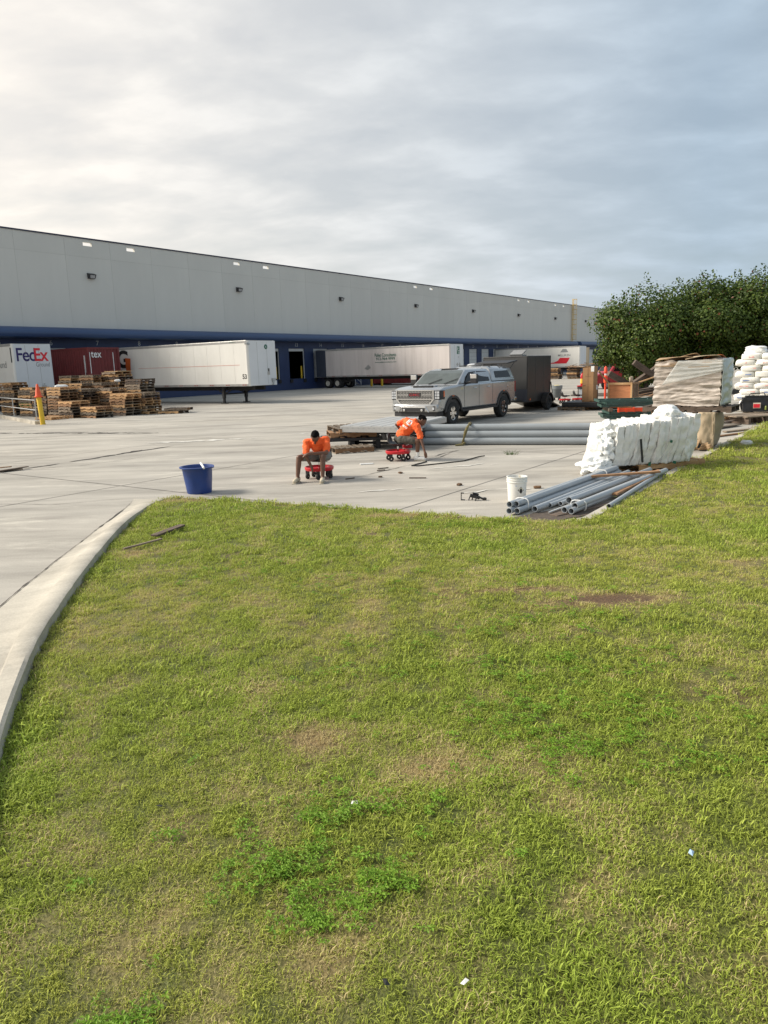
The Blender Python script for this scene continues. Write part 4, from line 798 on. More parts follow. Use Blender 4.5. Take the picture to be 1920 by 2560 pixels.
# ================================================================ rolling stools and workers
m_sred = M('stool_red', (.50, .012, .02), .35, var=.1); m_sblk = M('seat_black', (.012, .012, .013), .45)
def make_stool(label):
    t = thing('rolling_stool', label, 'stool', group='red rolling work stools')
    MB().lathe([(.20, .175), (.27, .165), (.285, .185), (.285, .225), (.27, .235), (.262, .2), (.21, .19), (.20, .185)], 30, closed=True).lathe([(0, .178), (.2, .178), (.2, .186), (0, .187)], 30).build('tool_tray', m_sred, t, smooth=40, fixn=True)
    for k in range(5):
        a = 2*math.pi*k/5+.4; x, y = .235*math.cos(a), .235*math.sin(a)
        c = MB().b2(x-.03, x+.03, y-.028, y+.028, .09, .17).build('caster_fork', m_sblk, t); MB().lathe([(.02, -.018), (.058, -.018), (.06, -.01), (.06, .01), (.058, .018), (.02, .018)], 16, (x, y, .06), 'y', closed=True).build('caster_wheel', m_rub, c, smooth=40, fixn=True)
    MB().lathe([(.022, .18), (.022, .34)], 12).build('gas_column', m_chrome, t, smooth=40); MB().b2(-.1, .1, -.08, .08, .33, .36).tube([(0, .05, .345), (.02, .2, .335)], .008, 5).build('seat_mount', m_sblk, t)
    path = [(.20, .365), (.16, .38), (.05, .372), (-.08, .372), (-.16, .39), (-.205, .44), (-.225, .51), (-.235, .57), (-.235, .60)]; wd = [.13, .18, .205, .205, .2, .19, .17, .13, .07]
    vs = []; fs = []
    for (x, z), w_ in zip(path, wd):
        for j in range(9): u_ = -1+j/4; vs.append((x+(.05*u_*u_ if z > .42 else 0), u_*w_, z+(.035*u_*u_ if z < .42 else 0)))
    for i in range(8):
        for j in range(8): fs.append((i*9+j, i*9+j+1, (i+1)*9+j+1, (i+1)*9+j))
    s_ = MB().add(vs, fs).build('seat', m_sblk, t, smooth=70); sf = s_.modifiers.new('solid', 'SOLIDIFY'); sf.thickness = .025
    return t
stool = make_stool('red rolling stool under the worker at left'); stool.location = (-1.24, 14.30, 0); stool.rotation_euler = (0, 0, R(-115))
dup(stool, (.36, 16.68, 0), R(-12), 'red rolling stool under the worker beside the long pipes')
dup(stool, (9.25, 37.3, 0), R(12), 'empty red rolling stool, left of two beyond the black skid'); dup(stool, (9.95, 37.5, 0), R(0), 'empty red rolling stool, right of two beyond the black skid')
m_skin = M('skin_brown', (.13, .06, .035), .5, var=.12, scale=9); m_tee = M('orange_tee', (.88, .125, .022), .8, var=.08, scale=9, bump=.2, bscale=20)
m_short = M('grey_shorts', (.16, .165, .155), .85, var=.15, scale=12); m_short2 = M('olive_shorts', (.075, .07, .055), .85, var=.15, scale=12)
m_hair = M('black_hair', (.004, .0035, .0035), .9, spec=.12, bump=.6, bscale=90); m_shoe = M('tan_shoe', (.5, .44, .33), .7, var=.15, scale=20); m_wshoe = M('white_shoe', (.7, .7, .68), .6); m_sole = M('shoe_sole', (.42, .38, .3), .7); m_rshoe = M('red_shoe', (.45, .03, .04), .6)
def hand(wrist, tip, up, curl=.5, r=.0085):
    w, t_ = Vector(wrist), Vector(tip); a = (t_-w).normalized(); up = Vector(up); s_ = a.cross(up).normalized(); n_ = s_.cross(a).normalized()
    pc = w+a*.075; out = [(w, .027, w+a*.05, .028)]
    for k, l_ in zip((-1.5, -.5, .5, 1.5), (.062, .075, .08, .068)):
        b0 = pc+s_*k*.019; out.append((w+a*.03+s_*k*.013, .015, b0, .0115)); mid_ = b0+a*l_*.5-n_*curl*.02; out.append((b0, r+.001, mid_, r)); out.append((mid_, r, mid_+a*l_*.45*(1-curl*.5)-n_*curl*.04, r*.85))
    th = w+a*.03-s_*.03; out.append((w+a*.015-s_*.01, .016, th+a*.015, .012)); out.append((th+a*.015, .0115, th+a*.05-n_*.02, .009)); return out
def shoe(parent, ank, toe, mat, base):
    a, b = Vector(ank)-base, Vector(toe)-base; d = (b-a); d.z = 0; d.normalize(); h = Vector((a.x, a.y, b.z))-d*.05
    o = blob('shoe', [(h+Vector((0, 0, .012)), .04, b, .036), (h+Vector((0, 0, .03)), .042, a+Vector((0, 0, -.02)), .042), (h.lerp(b, .45)+Vector((0, 0, .022)), .043, b+Vector((0, 0, .006)), .04)], mat, parent, .009, 3)
    # flatten the sole onto the ground
    zmin = b.z-.045
    for v in o.data.vertices: v.co.z = max(v.co.z, zmin)
    s1 = Vector((-d.y, d.x, 0)); c = (h+b)/2; ln = (b-h).length+.065
    MB().box((c.x, c.y, zmin+.008), (ln, .088, .02), (0, 0, math.atan2(d.y, d.x))).build('shoe_sole', m_sole, o, bevel=.008)
    return o
def person(label, base, J, tee, shorts, shoes, head_dir, hands, sock=None):
    B = Vector(base); V = lambda k: Vector(J[k])-B
    caps = [(V('pel'), .115, V('mid'), .105), (V('mid'), .11, V('chest'), .12), (V('chest'), .1, V('neck'), .055), (V('neck'), .05, V('head'), .048), (V('hipa'), .085, V('hipb'), .085), (V('sha'), .055, V('shb'), .055)]
    for s_ in 'ab':
        caps += [(V('hip'+s_), .085, V('kn'+s_), .056), (V('kn'+s_), .054, V('kn'+s_).lerp(V('an'+s_), .35), .052), (V('kn'+s_).lerp(V('an'+s_), .35), .052, V('an'+s_), .034), (V('an'+s_), .034, V('to'+s_), .026), (V('sh'+s_), .05, V('el'+s_), .037), (V('el'+s_), .037, V('wr'+s_), .024)]
        caps += hand(V('wr'+s_), V('ha'+s_), hands[s_])
    hd = Vector(head_dir).normalized(); hc = V('head'); upv = (hc-V('neck')).normalized(); sd_ = hd.cross(upv).normalized(); up2 = sd_.cross(hd).normalized()
    mrot = Matrix((hd, -sd_, up2)).transposed().to_euler()
    fc = hc+hd*.012
    caps += [(fc+hd*.075-up2*.02, .014, fc+hd*.088-up2*.035, .015), (fc+hd*.06-up2*.075, .02, fc+hd*.065-up2*.085, .022), (fc+hd*.075-up2*.062, .008, fc+hd*.078-up2*.062, .008)]
    for k in (-1, 1): caps += [(fc+hd*.075+up2*.015+sd_*k*.03, .014, fc+hd*.07+up2*.02+sd_*k*.045, .012), (hc-sd_*k*.073-up2*.005, .012, hc-sd_*k*.08+up2*.02-hd*.01, .014)]
    bd = blob('person', caps, m_skin, None, .0085, 3, ell=[(hc+up2*.01, (.096, .076, .112), mrot)]); bd.location = B; tag(bd, label, 'person', 'workers in orange shirts on rolling stools')
    eyes = MB()
    for k in (-1, 1): c = fc+hd*.083+sd_*k*.031+up2*.012; eyes.lathe([(0, -.009), (.007, -.006), (.0095, 0), (.007, .006), (0, .009)], 8, c)
    eyes.build('eyes', m_ink, bd)
    hr = blob('hair', [(hc+up2*.05-hd*.02, .07, hc+up2*.06+hd*.02, .062)], m_hair, bd, .011, 3, ell=[(hc+up2*.035-hd*.022, (.094, .083, .098), mrot)])
    ts = [(V('pel')*.65+V('mid')*.35, .135, V('mid'), .135), (V('mid'), .135, V('chest'), .145), (V('chest'), .14, V('neck')*.65+V('chest')*.35, .105), (V('sha'), .075, V('shb'), .075), (V('chest'), .12, V('sha'), .078), (V('chest'), .12, V('shb'), .078)]
    for s_ in 'ab': ts += [(V('sh'+s_), .075, V('sh'+s_).lerp(V('el'+s_), .72), .068)]
    ts_o = blob('shirt', ts, tee, bd, .013, 3)
    for v in ts_o.data.vertices:
        v.co += v.normal*(  .020*fbm(v.co.x*9, v.co.y*9, v.co.z*14, 3)+.007*fbm(v.co.x*26, v.co.y*26, v.co.z*30, 2))
    sh = [(V('hipa'), .112, V('hipb'), .112), (V('pel'), .13, V('pel')*.7+V('mid')*.3, .125)]
    for s_ in 'ab': sh += [(V('hip'+s_), .108, V('hip'+s_).lerp(V('kn'+s_), .74), .082)]
    so_ = blob('shorts', sh, shorts, bd, .013, 3)
    for v in so_.data.vertices: v.co += v.normal*.01*fbm(v.co.x*14, v.co.y*14, v.co.z*14, 3)
    for s_ in 'ab':
        shoe(bd, J['an'+s_], J['to'+s_], shoes[s_], B)
        if sock and sock.get(s_): blob('sock', [(V('an'+s_), .041, V('an'+s_).lerp(V('kn'+s_), sock[s_]), .043)], m_wshoe, bd, .011, 2)
    return bd
J1 = dict(pel=(-1.19, 14.27, .47), mid=(-1.21, 14.22, .58), chest=(-1.245, 14.07, .69), neck=(-1.25, 13.97, .775), head=(-1.252, 13.87, .845), hipa=(-1.29, 14.22, .45), hipb=(-1.09, 14.25, .45), sha=(-1.425, 14.02, .735), shb=(-1.06, 14.06, .765),
          kna=(-1.575, 13.86, .465), knb=(-1.12, 13.80, .475), ana=(-1.615, 13.80, .09), anb=(-1.135, 13.72, .09), toa=(-1.655, 13.62, .045), tob=(-1.14, 13.545, .045), ela=(-1.45, 13.88, .50), elb=(-1.05, 13.85, .545), wra=(-1.345, 13.86, .28), wrb=(-1.365, 13.74, .55), haa=(-1.33, 13.86, .20), hab=(-1.45, 13.72, .53))
p1 = person('worker in orange shirt and grey shorts, head bowed, sitting at left', (-1.22, 14.1, 0), J1, m_tee, m_short, dict(a=m_shoe, b=m_shoe), (-.1, -.72, -.68), dict(a=(1, 0, .2), b=(0, 0, 1)))
J2 = dict(pel=(.40, 16.68, .50), mid=(.50, 16.66, .62), chest=(.64, 16.64, .79), neck=(.79, 16.64, .875), head=(.915, 16.64, .885), hipa=(.45, 16.57, .475), hipb=(.44, 16.80, .475), sha=(.80, 16.48, .775), shb=(.575, 16.81, .885),
          kna=(.80, 16.42, .455), knb=(.72, 16.98, .46), ana=(.79, 16.47, .095), anb=(.56, 16.93, .315), toa=(.945, 16.42, .045), tob=(.66, 16.93, .275), ela=(.885, 16.37, .46), elb=(.345, 16.93, .80), wra=(.945, 16.28, .225), wrb=(.47, 16.98, .62), haa=(.965, 16.26, .145), hab=(.52, 16.98, .55))
p2 = person('worker in orange shirt bending forward to the ground beside the long pipes', (.55, 16.65, 0), J2, m_tee, m_short2, dict(a=m_wshoe, b=m_rshoe), (.72, -.12, -.68), dict(a=(.3, -1, 0), b=(1, 0, 0)), sock=dict(a=.35, b=.2))
bun = blob('hair_bun', [((.32, -.02, .985), .035, (.34, -.02, 1.0), .035)], m_hair, p2, .011, 2)
# white print on the shirt back, pressed onto the cloth
def shirt_print(name, parent, shirt, centre, ex, ey, polys, mat):
    from mathutils.bvhtree import BVHTree
    bv = BVHTree.FromPolygons([v.co for v in shirt.data.vertices], [p.vertices for p in shirt.data.polygons]); nrm = Vector(ex).cross(Vector(ey)).normalized(); mb = MB()
    for (x0, y0, x1, y1) in polys:
        n = 6; vs = []; ok = True
        for j in range(n+1):
            for i in range(n+1):
                p = Vector(centre)+Vector(ex)*(x0+(x1-x0)*i/n)+Vector(ey)*(y0+(y1-y0)*j/n); h = bv.ray_cast(p+nrm*.5, -nrm)
                if h[0] is None: ok = False; break
                vs.append(h[0]+nrm*.006)
            if not ok: break
        if ok: mb.add(vs, [(j*(n+1)+i, j*(n+1)+i+1, (j+1)*(n+1)+i+1, (j+1)*(n+1)+i) for j in range(n) for i in range(n)])
    if mb.v: mb.build(name, mat, parent)
s2 = [c for c in p2.children if c.name.startswith('shirt')][0]
ex = Vector((.80, -.22, -.55)).normalized(); nn_ = Vector((-.35, -.9, .25)).normalized(); ey = nn_.cross(ex).normalized(); ex = ey.cross(nn_).normalized()
shirt_print('shirt_emblem', p2, s2, (.06, -.15, .865), ex, ey, [(-.065, -.04, -.035, .07), (-.025, -.005, .0, .07), (.012, .03, .035, .075), (-.03, -.055, .065, -.025), (.045, -.02, .07, .045), (-.02, .055, .02, .075)], m_white_t)
shirt_print('shirt_lettering', p2, s2, (-.045, -.15, .79), ex, ey, [(-.09, .0, -.01, .012), (.0, .0, .08, .012), (-.08, -.022, .0, -.01), (.01, -.022, .07, -.01)], m_white_t)
# ================================================================ tubs, buckets, pipes
m_tub = M('tub_blue', (.012, .045, .20), .42, var=.1, scale=6)
prof = [(0, .02), (.19, .02), (.205, .0), (.215, .03), (.225, .12), (.245, .25), (.27, .44), (.285, .45), (.31, .455), (.312, .475), (.29, .48), (.275, .475), (.262, .44), (.235, .25), (.21, .05), (0, .04)]
mb = MB().lathe(prof, 40); vv = []
for x, y, z in mb.v:
    r_ = math.hypot(x, y); th = math.atan2(y, x); d_ = math.exp(-((th+.35)/.5)**2)*math.exp(-((z-.26)/.14)**2); d2 = math.exp(-((th-.1)/.45)**2)*math.exp(-((z-.46)/.12)**2)
    k_ = 1-.16*d_-.10*d2; vv.append((x*k_*1.02, y*k_, z-.02*d2))
mb.v = vv
t = thing('muck_tub', 'dented dark blue plastic tub standing on the concrete by the kerb', 'tub', (-3.28, 12.98, 0), R(5)); MB_ = mb.build('tub_shell', m_tub, t, smooth=50)
MB().tube([(.02, .24, .50), (.05, .05, .52), (.12, -.2, .50), (.15, -.28, .47)], .02, 6).build('white_strap', m_white_t, t)
t = thing('white_bucket', 'white plastic pail with hazard diamond beside the stacked grey conduits', 'bucket', (2.07, 11.25, 0), R(-75))
m_pail = M('pail_white', (.72, .71, .67), .45, var=.04, scale=8, dirt=.15, dirtcol=(.45, .42, .36))
MB().lathe([(0, .012), (.125, .012), (.13, 0), (.135, .02), (.15, .30), (.158, .30), (.16, .315), (.152, .32), (.152, .335), (.16, .34), (.16, .352), (.153, .355), (.153, .375), (.162, .378), (.162, .39), (.148, .39), (.143, .35), (.128, .03), (0, .025)], 32).build('pail_shell', m_pail, t, smooth=50)
def on_pail(pts, off=.002): return [((.135+.015*(z-.02)/.28+off)*math.cos(a), (.135+.015*(z-.02)/.28+off)*math.sin(a), z) for a, z in pts]
MB().add(on_pail([(0, .245), (-.36, .19), (0, .135), (.36, .19)]), [(0, 1, 2, 3)]).build('diamond_border', m_ink, t)
MB().add(on_pail([(0, .238), (-.31, .19), (.31, .19)], .004), [(0, 1, 2)]).build('diamond_label', M('cream_label', (.68, .64, .5), .6), t)
MB().add(on_pail([(-.62, .262), (-.42, .262), (-.42, .256), (-.62, .256)], .003), [(0, 3, 2, 1)]).build('blue_mark', M('ink_blue', (.05, .2, .55), .6), t)
MB().box((.05, .02, .385), (.04, .012, .06), (.2, .3, 0)).build('stir_stick', M('stick', (.55, .5, .4), .8), t)
m_pvc = M('pvc_grey', (.27, .295, .31), .42, var=.07, scale=1.5, dirt=.2, dirtcol=(.2, .19, .18)); m_pvcl = M('pvc_light_grey', (.34, .365, .385), .4, var=.06, scale=2)
m_tie = M('white_tape', (.7, .7, .68), .5)
def pipe(name, label, a, b, r, mat, cat='pipe', group=None, bell=False):
    a, b = Vector(a), Vector(b); d_ = b-a; L_ = d_.length; ri = r*.86; hh = [(ri, .0), (r, 0), (r, L_), (ri, L_)]
    if bell: hh = [(r*1.0, 0), (r*1.13, 0), (r*1.13, .18), (r, .22), (r, L_), (ri, L_), (ri, .2), (r, .16)]
    o = MB().lathe(hh, 20, closed=True).build(name, mat, smooth=40, fixn=True); o.location = a; o.rotation_euler = d_.to_track_quat('Z', 'Y').to_euler(); return tag(o, label, cat, group)
LP_ = [((1.02, 19.90), 0), ((1.08, 20.10), 0), ((1.04, 20.31), 0), ((1.1, 20.52), 0)]
row = Vector((.96, -.28, 0)); ln_ = 6.1; nn = Vector((.28, .96, 0)); st0 = Vector((1.02, 19.86, 0)); pr = .096
def lp(i, lay, dx=0, yaw=0):
    a = st0+nn*(i*.195+.0975*lay)+row*dx; a.z = pr+lay*.172; b = a+(row+nn*yaw)*ln_; return a, b
for k, (i, lay, dx, yaw, lab) in enumerate([(0, 0, .1, .004, 'long grey plastic pipe lying on the ground, front of the bottom row'), (1, 0, 0, 0, 'long grey plastic pipe in the bottom row, second from the front'), (2, 0, .2, 0, 'long grey plastic pipe at the back of the bottom row'), (0, 1, .15, .006, 'long grey plastic pipe, front of the middle row'), (1, 1, -.05, .0, 'long grey plastic pipe, back of the middle row'), (0, 2, .05, .004, 'topmost long grey plastic pipe of the strapped pile')]):
    a, b = lp(i, lay, dx, yaw); pipe('long_pipe', lab, a, b, pr, m_pvc, group='long grey pipes strapped in a pile')
c = st0+row*1.25+nn*.2; c.z = .27; pts = []
for k in range(15):
    a = 2*math.pi*k/15; pts.append(c+nn*(.34*math.cos(a))+Vector((0, 0, max(-.25, .30*math.sin(a)+.02*math.sin(3*a))))+row*(.10*math.sin(a)))
m_strap = M('olive_strap', (.15, .125, .05), .9, var=.3, scale=20)
stp = tag(MB().tube(pts, [.035+.012*math.sin(k*2.1) for k in range(15)], 6, closed=True).build('cloth_strap', m_strap, smooth=60), 'twisted olive cloth strap round the long grey pipes', 'strap')
MB().tube([c+row*.0+nn*-.3+Vector((0, 0, -.2)), c-nn*.42-row*.05+Vector((0, 0, -.245)), c-nn*.5-row*.22+Vector((0, 0, -.25))], [.03, .04, .02], 6).build('strap_tail', m_strap, stp)
pd = Vector((2.45, 3.25, 0)).normalized()
PIPES = [((1.76, 10.16), .0, .044, 4.15, m_pvcl, 'grey conduit, lower left of the near bundle'), ((1.87, 10.15), 0, .044, 4.15, m_pvcl, 'grey conduit, lower right of the near left bundle'), ((1.775, 10.22), .083, .044, 4.05, m_pvcl, 'grey conduit, upper left of the near left bundle'), ((1.875, 10.24), .083, .044, 4.05, m_pvcl, 'grey conduit, upper right of the near left bundle'),
         ((2.02, 10.42), .0, .047, 3.95, m_pvcl, 'thick grey conduit just right of the tied left bundle'), ((2.14, 10.25), 0, .044, 4.0, m_pvcl, 'grey conduit lying alone in the middle of the near pile'), ((2.42, 10.55), 0, .034, 3.6, m_pvcl, 'thin grey conduit in the middle of the near pile'), ((2.60, 10.64), 0, .034, 3.5, m_pvcl, 'thin grey conduit, second of the two thin ones'), ((2.72, 10.62), .04, .044, 3.55, m_pvcl, 'thick grey conduit lying highest over the thin ones'),
         ((2.53, 10.12), 0, .044, 3.9, m_pvcl, 'grey conduit, left of the right hand trio'), ((2.60, 10.02), 0, .044, 3.9, m_pvcl, 'grey conduit, lowest of the right hand trio'), ((2.67, 10.10), .05, .048, 3.9, m_pvcl, 'thick grey conduit, right of the right hand trio')]
for k, ((x, y), z, r_, L_, mt_, lab) in enumerate(PIPES):
    a = Vector((x, y, z+r_+.02)); yw = random.gauss(0, .006)+(.0 if k < 6 else -.02); d_ = (pd+Vector((-pd.y, pd.x, 0))*yw); pipe('conduit', lab, a, a+d_*L_-Vector((0, 0, 0)), r_, mt_, group='grey conduits piled by the lawn edge', bell=(k in (4, 8)))
pipe('conduit', 'single slim grey conduit lying along the lawn edge', (3.19, 10.24, .075), (5.08, 13.2, .10), .034, m_pvcl, group='grey conduits piled by the lawn edge')
pipe('thin_white_tube', 'thin white tube under the grey conduits', (2.32, 10.15, .03), (3.6, 11.7, .03), .012, m_tie, 'tube')
for i, (f, idx, lab) in enumerate(((.28, (0, 1, 2, 3), 'white tape band round the near left conduit bundle'), (.30, (9, 10, 11), 'white tape band round the right hand conduit trio'), (3.4, (0, 1, 2, 3), 'white tape band round the far end of the left conduit bundle'))):
    c = sum((Vector((*PIPES[k][0], PIPES[k][1]+PIPES[k][2]+.02)) for k in idx), Vector())/len(idx)+pd*f; sd_ = Vector((pd.y, -pd.x, 0)); rx, rz_ = (.108, .093) if len(idx) == 4 else (.115, .075)
    tag(MB().tube([c+sd_*rx*math.copysign(abs(math.cos(a))**.6, math.cos(a))+Vector((0, 0, rz_*math.copysign(abs(math.sin(a))**.6, math.sin(a)))) for a in np.linspace(0, 2*math.pi, 20, endpoint=False)], .008, 5, closed=True).build('tape_band', m_tie), lab, 'tape')
def plank(label, a, b, w, th, wi, name='plank', cat='plank', group=None, roll=0):
    a, b = Vector(a), Vector(b); d_ = b-a; o = MB().box((0, 0, 0), (d_.length, w, th)).build(name, WOODS[wi], bevel=.004); o.location = (a+b)/2; o.rotation_euler = (roll, -math.asin(d_.z/d_.length), math.atan2(d_.y, d_.x)); return tag(o, label, cat, group)
plank('brown board laid across the near grey conduits', (3.42, 12.42, .16), (4.78, 12.58, .19), .09, .035, 1)
plank('brown board lying along the right hand conduits', (3.5, 11.05, .10), (5.0, 13.1, .13), .14, .035, 1)
plank('dark board on the soil under the conduits', (2.35, 10.0, .012), (3.4, 10.75, .018), .14, .024, 3)
m_dirt = M('dark_soil', (.085, .065, .05), .95, var=.4, scale=12, bump=.5, bscale=30)
vs = [(2.4+.75*math.cos(a)*(1+.25*fbm(math.cos(a)*2, math.sin(a)*2, 4)), 10.05+.34*math.sin(a)*(1+.3*fbm(math.cos(a)*2, math.sin(a)*2, 9))+.35*math.cos(a), .011) for a in np.linspace(0, 2*math.pi, 36, endpoint=False)]
struct(MB().add(vs, [tuple(range(36))]).build('soil_patch', m_dirt))
# ================================================================ bales, cartons and scrap on the right
def sheet_box(name, size, seg, disp, mat, parent=None, loc=(0, 0, 0), rz=0, smooth=60, rot=None):
    """closed box skin with many cells whose points are moved by disp(p, n)"""
    nx, ny, nz = seg; import bmesh
    bm = bmesh.new(); vd = {}
    def V(i, j, k):
        key = (i, j, k)
        if key not in vd: vd[key] = bm.verts.new(((i/nx-.5)*size[0], (j/ny-.5)*size[1], k/nz*size[2]))
        return vd[key]
    for i in range(nx):
        for j in range(ny): bm.faces.new((V(i, j, nz), V(i+1, j, nz), V(i+1, j+1, nz), V(i, j+1, nz))); bm.faces.new((V(i, j, 0), V(i, j+1, 0), V(i+1, j+1, 0), V(i+1, j, 0)))
    for i in range(nx):
        for k in range(nz): bm.faces.new((V(i, 0, k), V(i+1, 0, k), V(i+1, 0, k+1), V(i, 0, k+1))); bm.faces.new((V(i, ny, k), V(i, ny, k+1), V(i+1, ny, k+1), V(i+1, ny, k)))
    for j in range(ny):
        for k in range(nz): bm.faces.new((V(0, j, k), V(0, j, k+1), V(0, j+1, k+1), V(0, j+1, k))); bm.faces.new((V(nx, j, k), V(nx, j+1, k), V(nx, j+1, k+1), V(nx, j, k+1)))
    bm.normal_update(); mv = [(v, v.co.copy(), v.normal.copy()) for v in bm.verts]
    for v, c, n in mv: v.co = disp(c, n)
    me = bpy.data.meshes.new(name); bm.to_mesh(me); bm.free(); me.shade_smooth(); me.set_sharp_from_angle(angle=R(smooth)); me.materials.append(mat)
    o = bpy.data.objects.new(name, me); COL.objects.link(o); o.location = loc; o.rotation_euler = rot or (0, 0, rz)
    if parent: o.parent = parent
    return o
m_plas = M('bale_film_white', (.74, .725, .68), .38, var=.06, scale=5, bump=.3, bscale=7, dirt=.3, dirtcol=(.46, .40, .33)); m_plas2 = M('loose_film_white', (.76, .77, .75), .3, var=.05, scale=4, bump=.4, bscale=6)
WB = Vector((5.02, 14.30, .15)); RB = R(15)
t = thing('film_bale', 'bale of crumpled white plastic film slumped on a tan pallet', 'bale', WB, RB)
def crease(p, sc): 
    d_ = mnoise.voronoi(Vector(p)*sc)[0]; return d_[1]-d_[0]
def wdisp(c, n):
    x, y, z = c; u = x+.06*fbm(x*2, z*2, y)+.10*(z-.4)+.03*fbm(x*7, z*3, 1); ph = u*34+1.2*fbm(x*3, y*3, z*1.2, 3); side = 1 if abs(n.z) < .5 else .4
    a = (abs(math.sin(ph*.5))**.45-.6)*.085*side+.035*fbm(x*4, y*5, z*3, 4)-.05*max(0, .4-crease((x*1.5+.3*z, y, z*.28), 4.2))*side+.005*fbm(x*22, y*20, z*8, 2)
    q = Vector(c)+n*a; k_ = (.8-z)/.8; q.x += -.20*max(0, k_)*(.6-x*.3)+.06*z; q.z *= 1+.10*x/.8; q.z += (.035*fbm(x*9, y*6, 3, 3)+.03*abs(math.sin(ph*.5)))*(z > .4); q.y -= .06*math.sin(z*3.6); return q
sheet_box('bale_core', (1.5, .8, .68), (60, 16, 24), wdisp, m_plas, t, smooth=80)
xx_ = -.80
for k_s in range(13):
    th_ = random.uniform(.09, .17); sd_k = k_s*3.7; xc = xx_+th_/2; xx_ += th_*.97+random.choice((0, 0, .012))
    hk = .80*(1+.10*xc/.8)+random.uniform(-.025, .025); dy_ = random.uniform(-.035, .035); sh_k = -.20+random.gauss(0, .025)
    def ld(c, n, sd_k=sd_k, hk=hk, dy_=dy_, sh_k=sh_k):
        x, y, z = c; f_ = z/hk; w_ = .035*fbm(y*2.2+sd_k, z*2.4, sd_k, 3)+.012*fbm(y*9, z*6+sd_k, 2, 3); q = Vector(c)
        q.x += w_+sh_k*(1-f_)*.9; q += n*(.016*fbm(x*20+sd_k, y*7, z*6, 3)-.018*max(0, .4-crease((x*2+sd_k, y*1.3, z*.8), 5)))
        if abs(n.z) > .3: q.z += .022*fbm(y*5+sd_k, x*18, sd_k, 3)*(1 if z > .3 else .5)
        q.y += dy_-.05*math.sin(f_*3.1)+.02*fbm(z*5, sd_k, 1, 3); q.x *= 1+.05*(1-f_); return q
    sheet_box('film_layer', (th_, 1.02, hk), (5, 26, 26), ld, m_plas, t, (xc, 0, 0), smooth=85)
def film(name, seg, fn, mat, parent, th=.006):
    nu, nv = seg; vs = [fn(i/nu, j/nv) for j in range(nv+1) for i in range(nu+1)]; w_ = nu+1
    o = MB().add(vs, [(j*w_+i, j*w_+i+1, (j+1)*w_+i+1, (j+1)*w_+i) for j in range(nv) for i in range(nu)]).build(name, mat, parent, smooth=70); sd_ = o.modifiers.new('solid', 'SOLIDIFY'); sd_.thickness = th; return o
def lump(c, s_, seed, amp=.3, sc=1.7, rot=(0, 0, 0), mat=None):
    nu, nv = 56, 34; vs = []; fs = []; e = Euler(rot).to_matrix()
    for j in range(nv+1):
        ph = math.pi*j/nv
        for i in range(nu):
            th = 2*math.pi*i/nu; v = Vector((math.sin(ph)*math.cos(th), math.sin(ph)*math.sin(th), math.cos(ph))); w_ = v+Vector((seed, seed*.7, 0))
            k_ = 1+amp*.8*fbm(w_.x*1.3, w_.y*1.3, w_.z*1.3, 3)-amp*1.0*max(0, .5-crease(w_, sc))-amp*.08*max(0, .4-crease(w_+Vector((3, 1, 2)), sc*2.3))
            p = e @ Vector((v.x*s_[0]/2*k_, v.y*s_[1]/2*k_, v.z*s_[2]/2*k_)); p += Vector(c)+Vector((0, 0, s_[2]/2)); p.z = max(p.z, -.145); vs.append(p)
    for j in range(nv):
        for i in range(nu): fs.append((j*nu+i, (j+1)*nu+i, (j+1)*nu+(i+1) % nu, j*nu+(i+1) % nu))
    return MB().add(vs, fs).build('loose_film', mat or m_plas2, t, smooth=40)
lump((-1.14, -.34, -.18), (.72, .62, .40), 4, .42); lump((-.98, -.30, .0), (.46, .62, .62), 9, .45); lump((-.84, -.18, .42), (.46, .6, .42), 14, .45)
lump((.50, -.12, .72), (.52, .6, .36), 19, .2); lump((.86, -.16, .06), (.44, .62, .86), 23, .22, rot=(0, -.18, 0)); lump((.72, -.42, .0), (.34, .26, .7), 29, .35)
for x, z, w_, h_ in ((.33, .42, .05, .05), (-.12, .02, .05, .07), (.42, .02, .07, .05), (.95, .3, .05, .09)): 
    MB().box((x-.06, -.60, z), (w_, .01, h_), (0, random.uniform(-.6, .6), 0)).build('print_mark', m_green_t if x < .9 else m_ink, t)
MB().box((-.36, -.60, .28), (.035, .02, .44), (0, R(-7), 0)).build('dark_strip', m_ink, t)
pb = pallet((5.35, 14.5, .001), R(24), 'tan wooden pallet under the slumped white film bale', 2); pb.scale = (1.35, 1.1, 1.05)
# brown cardboard bale, pallet and wrapped bale on top
m_card = M('cardboard', (.34, .23, .13), .85, var=.12, scale=5, bump=.2, bscale=18); m_cardd = M('cardboard_dark', (.13, .075, .04), .9, var=.35, scale=6, rand=.3); m_cardl = M('cardboard_pale', (.42, .33, .22), .8, var=.08, scale=3)
CB = Vector((7.30, 17.45, 0)); t = thing('cardboard_bale', 'brown bale of flattened cardboard standing on edge behind the white film bale', 'bale', CB, RZ_N)
for k in range(26):
    x = -.78+k*.046; MB().box((x, random.uniform(-.04, .04), .43+random.uniform(-.02, .02)), (random.uniform(.016, .035), 1.02+random.uniform(-.08, .08), .84+random.uniform(-.08, .04)), (random.gauss(0, .03), random.gauss(0, .05), random.gauss(0, .03))).build('cardboard_sheet', m_cardd, t)
def cover(u, v): return (.42+.30*math.sin(v*math.pi*.5+.3)-.12*v+.05*fbm(u*2, v*2, 1), -.58+u*1.12, .02+v*.86)
film('cover_sheet', (14, 14), cover, m_cardl, t, .012)
def cover2(u, v): return (.30+.36*u-.0*v, -.60-.03*math.sin(u*5)+.02*fbm(u*6, v*6, 2), .2+v*.68-.12*u*(1-v))
film('cover_sheet', (14, 14), cover2, m_cardl, t, .010)
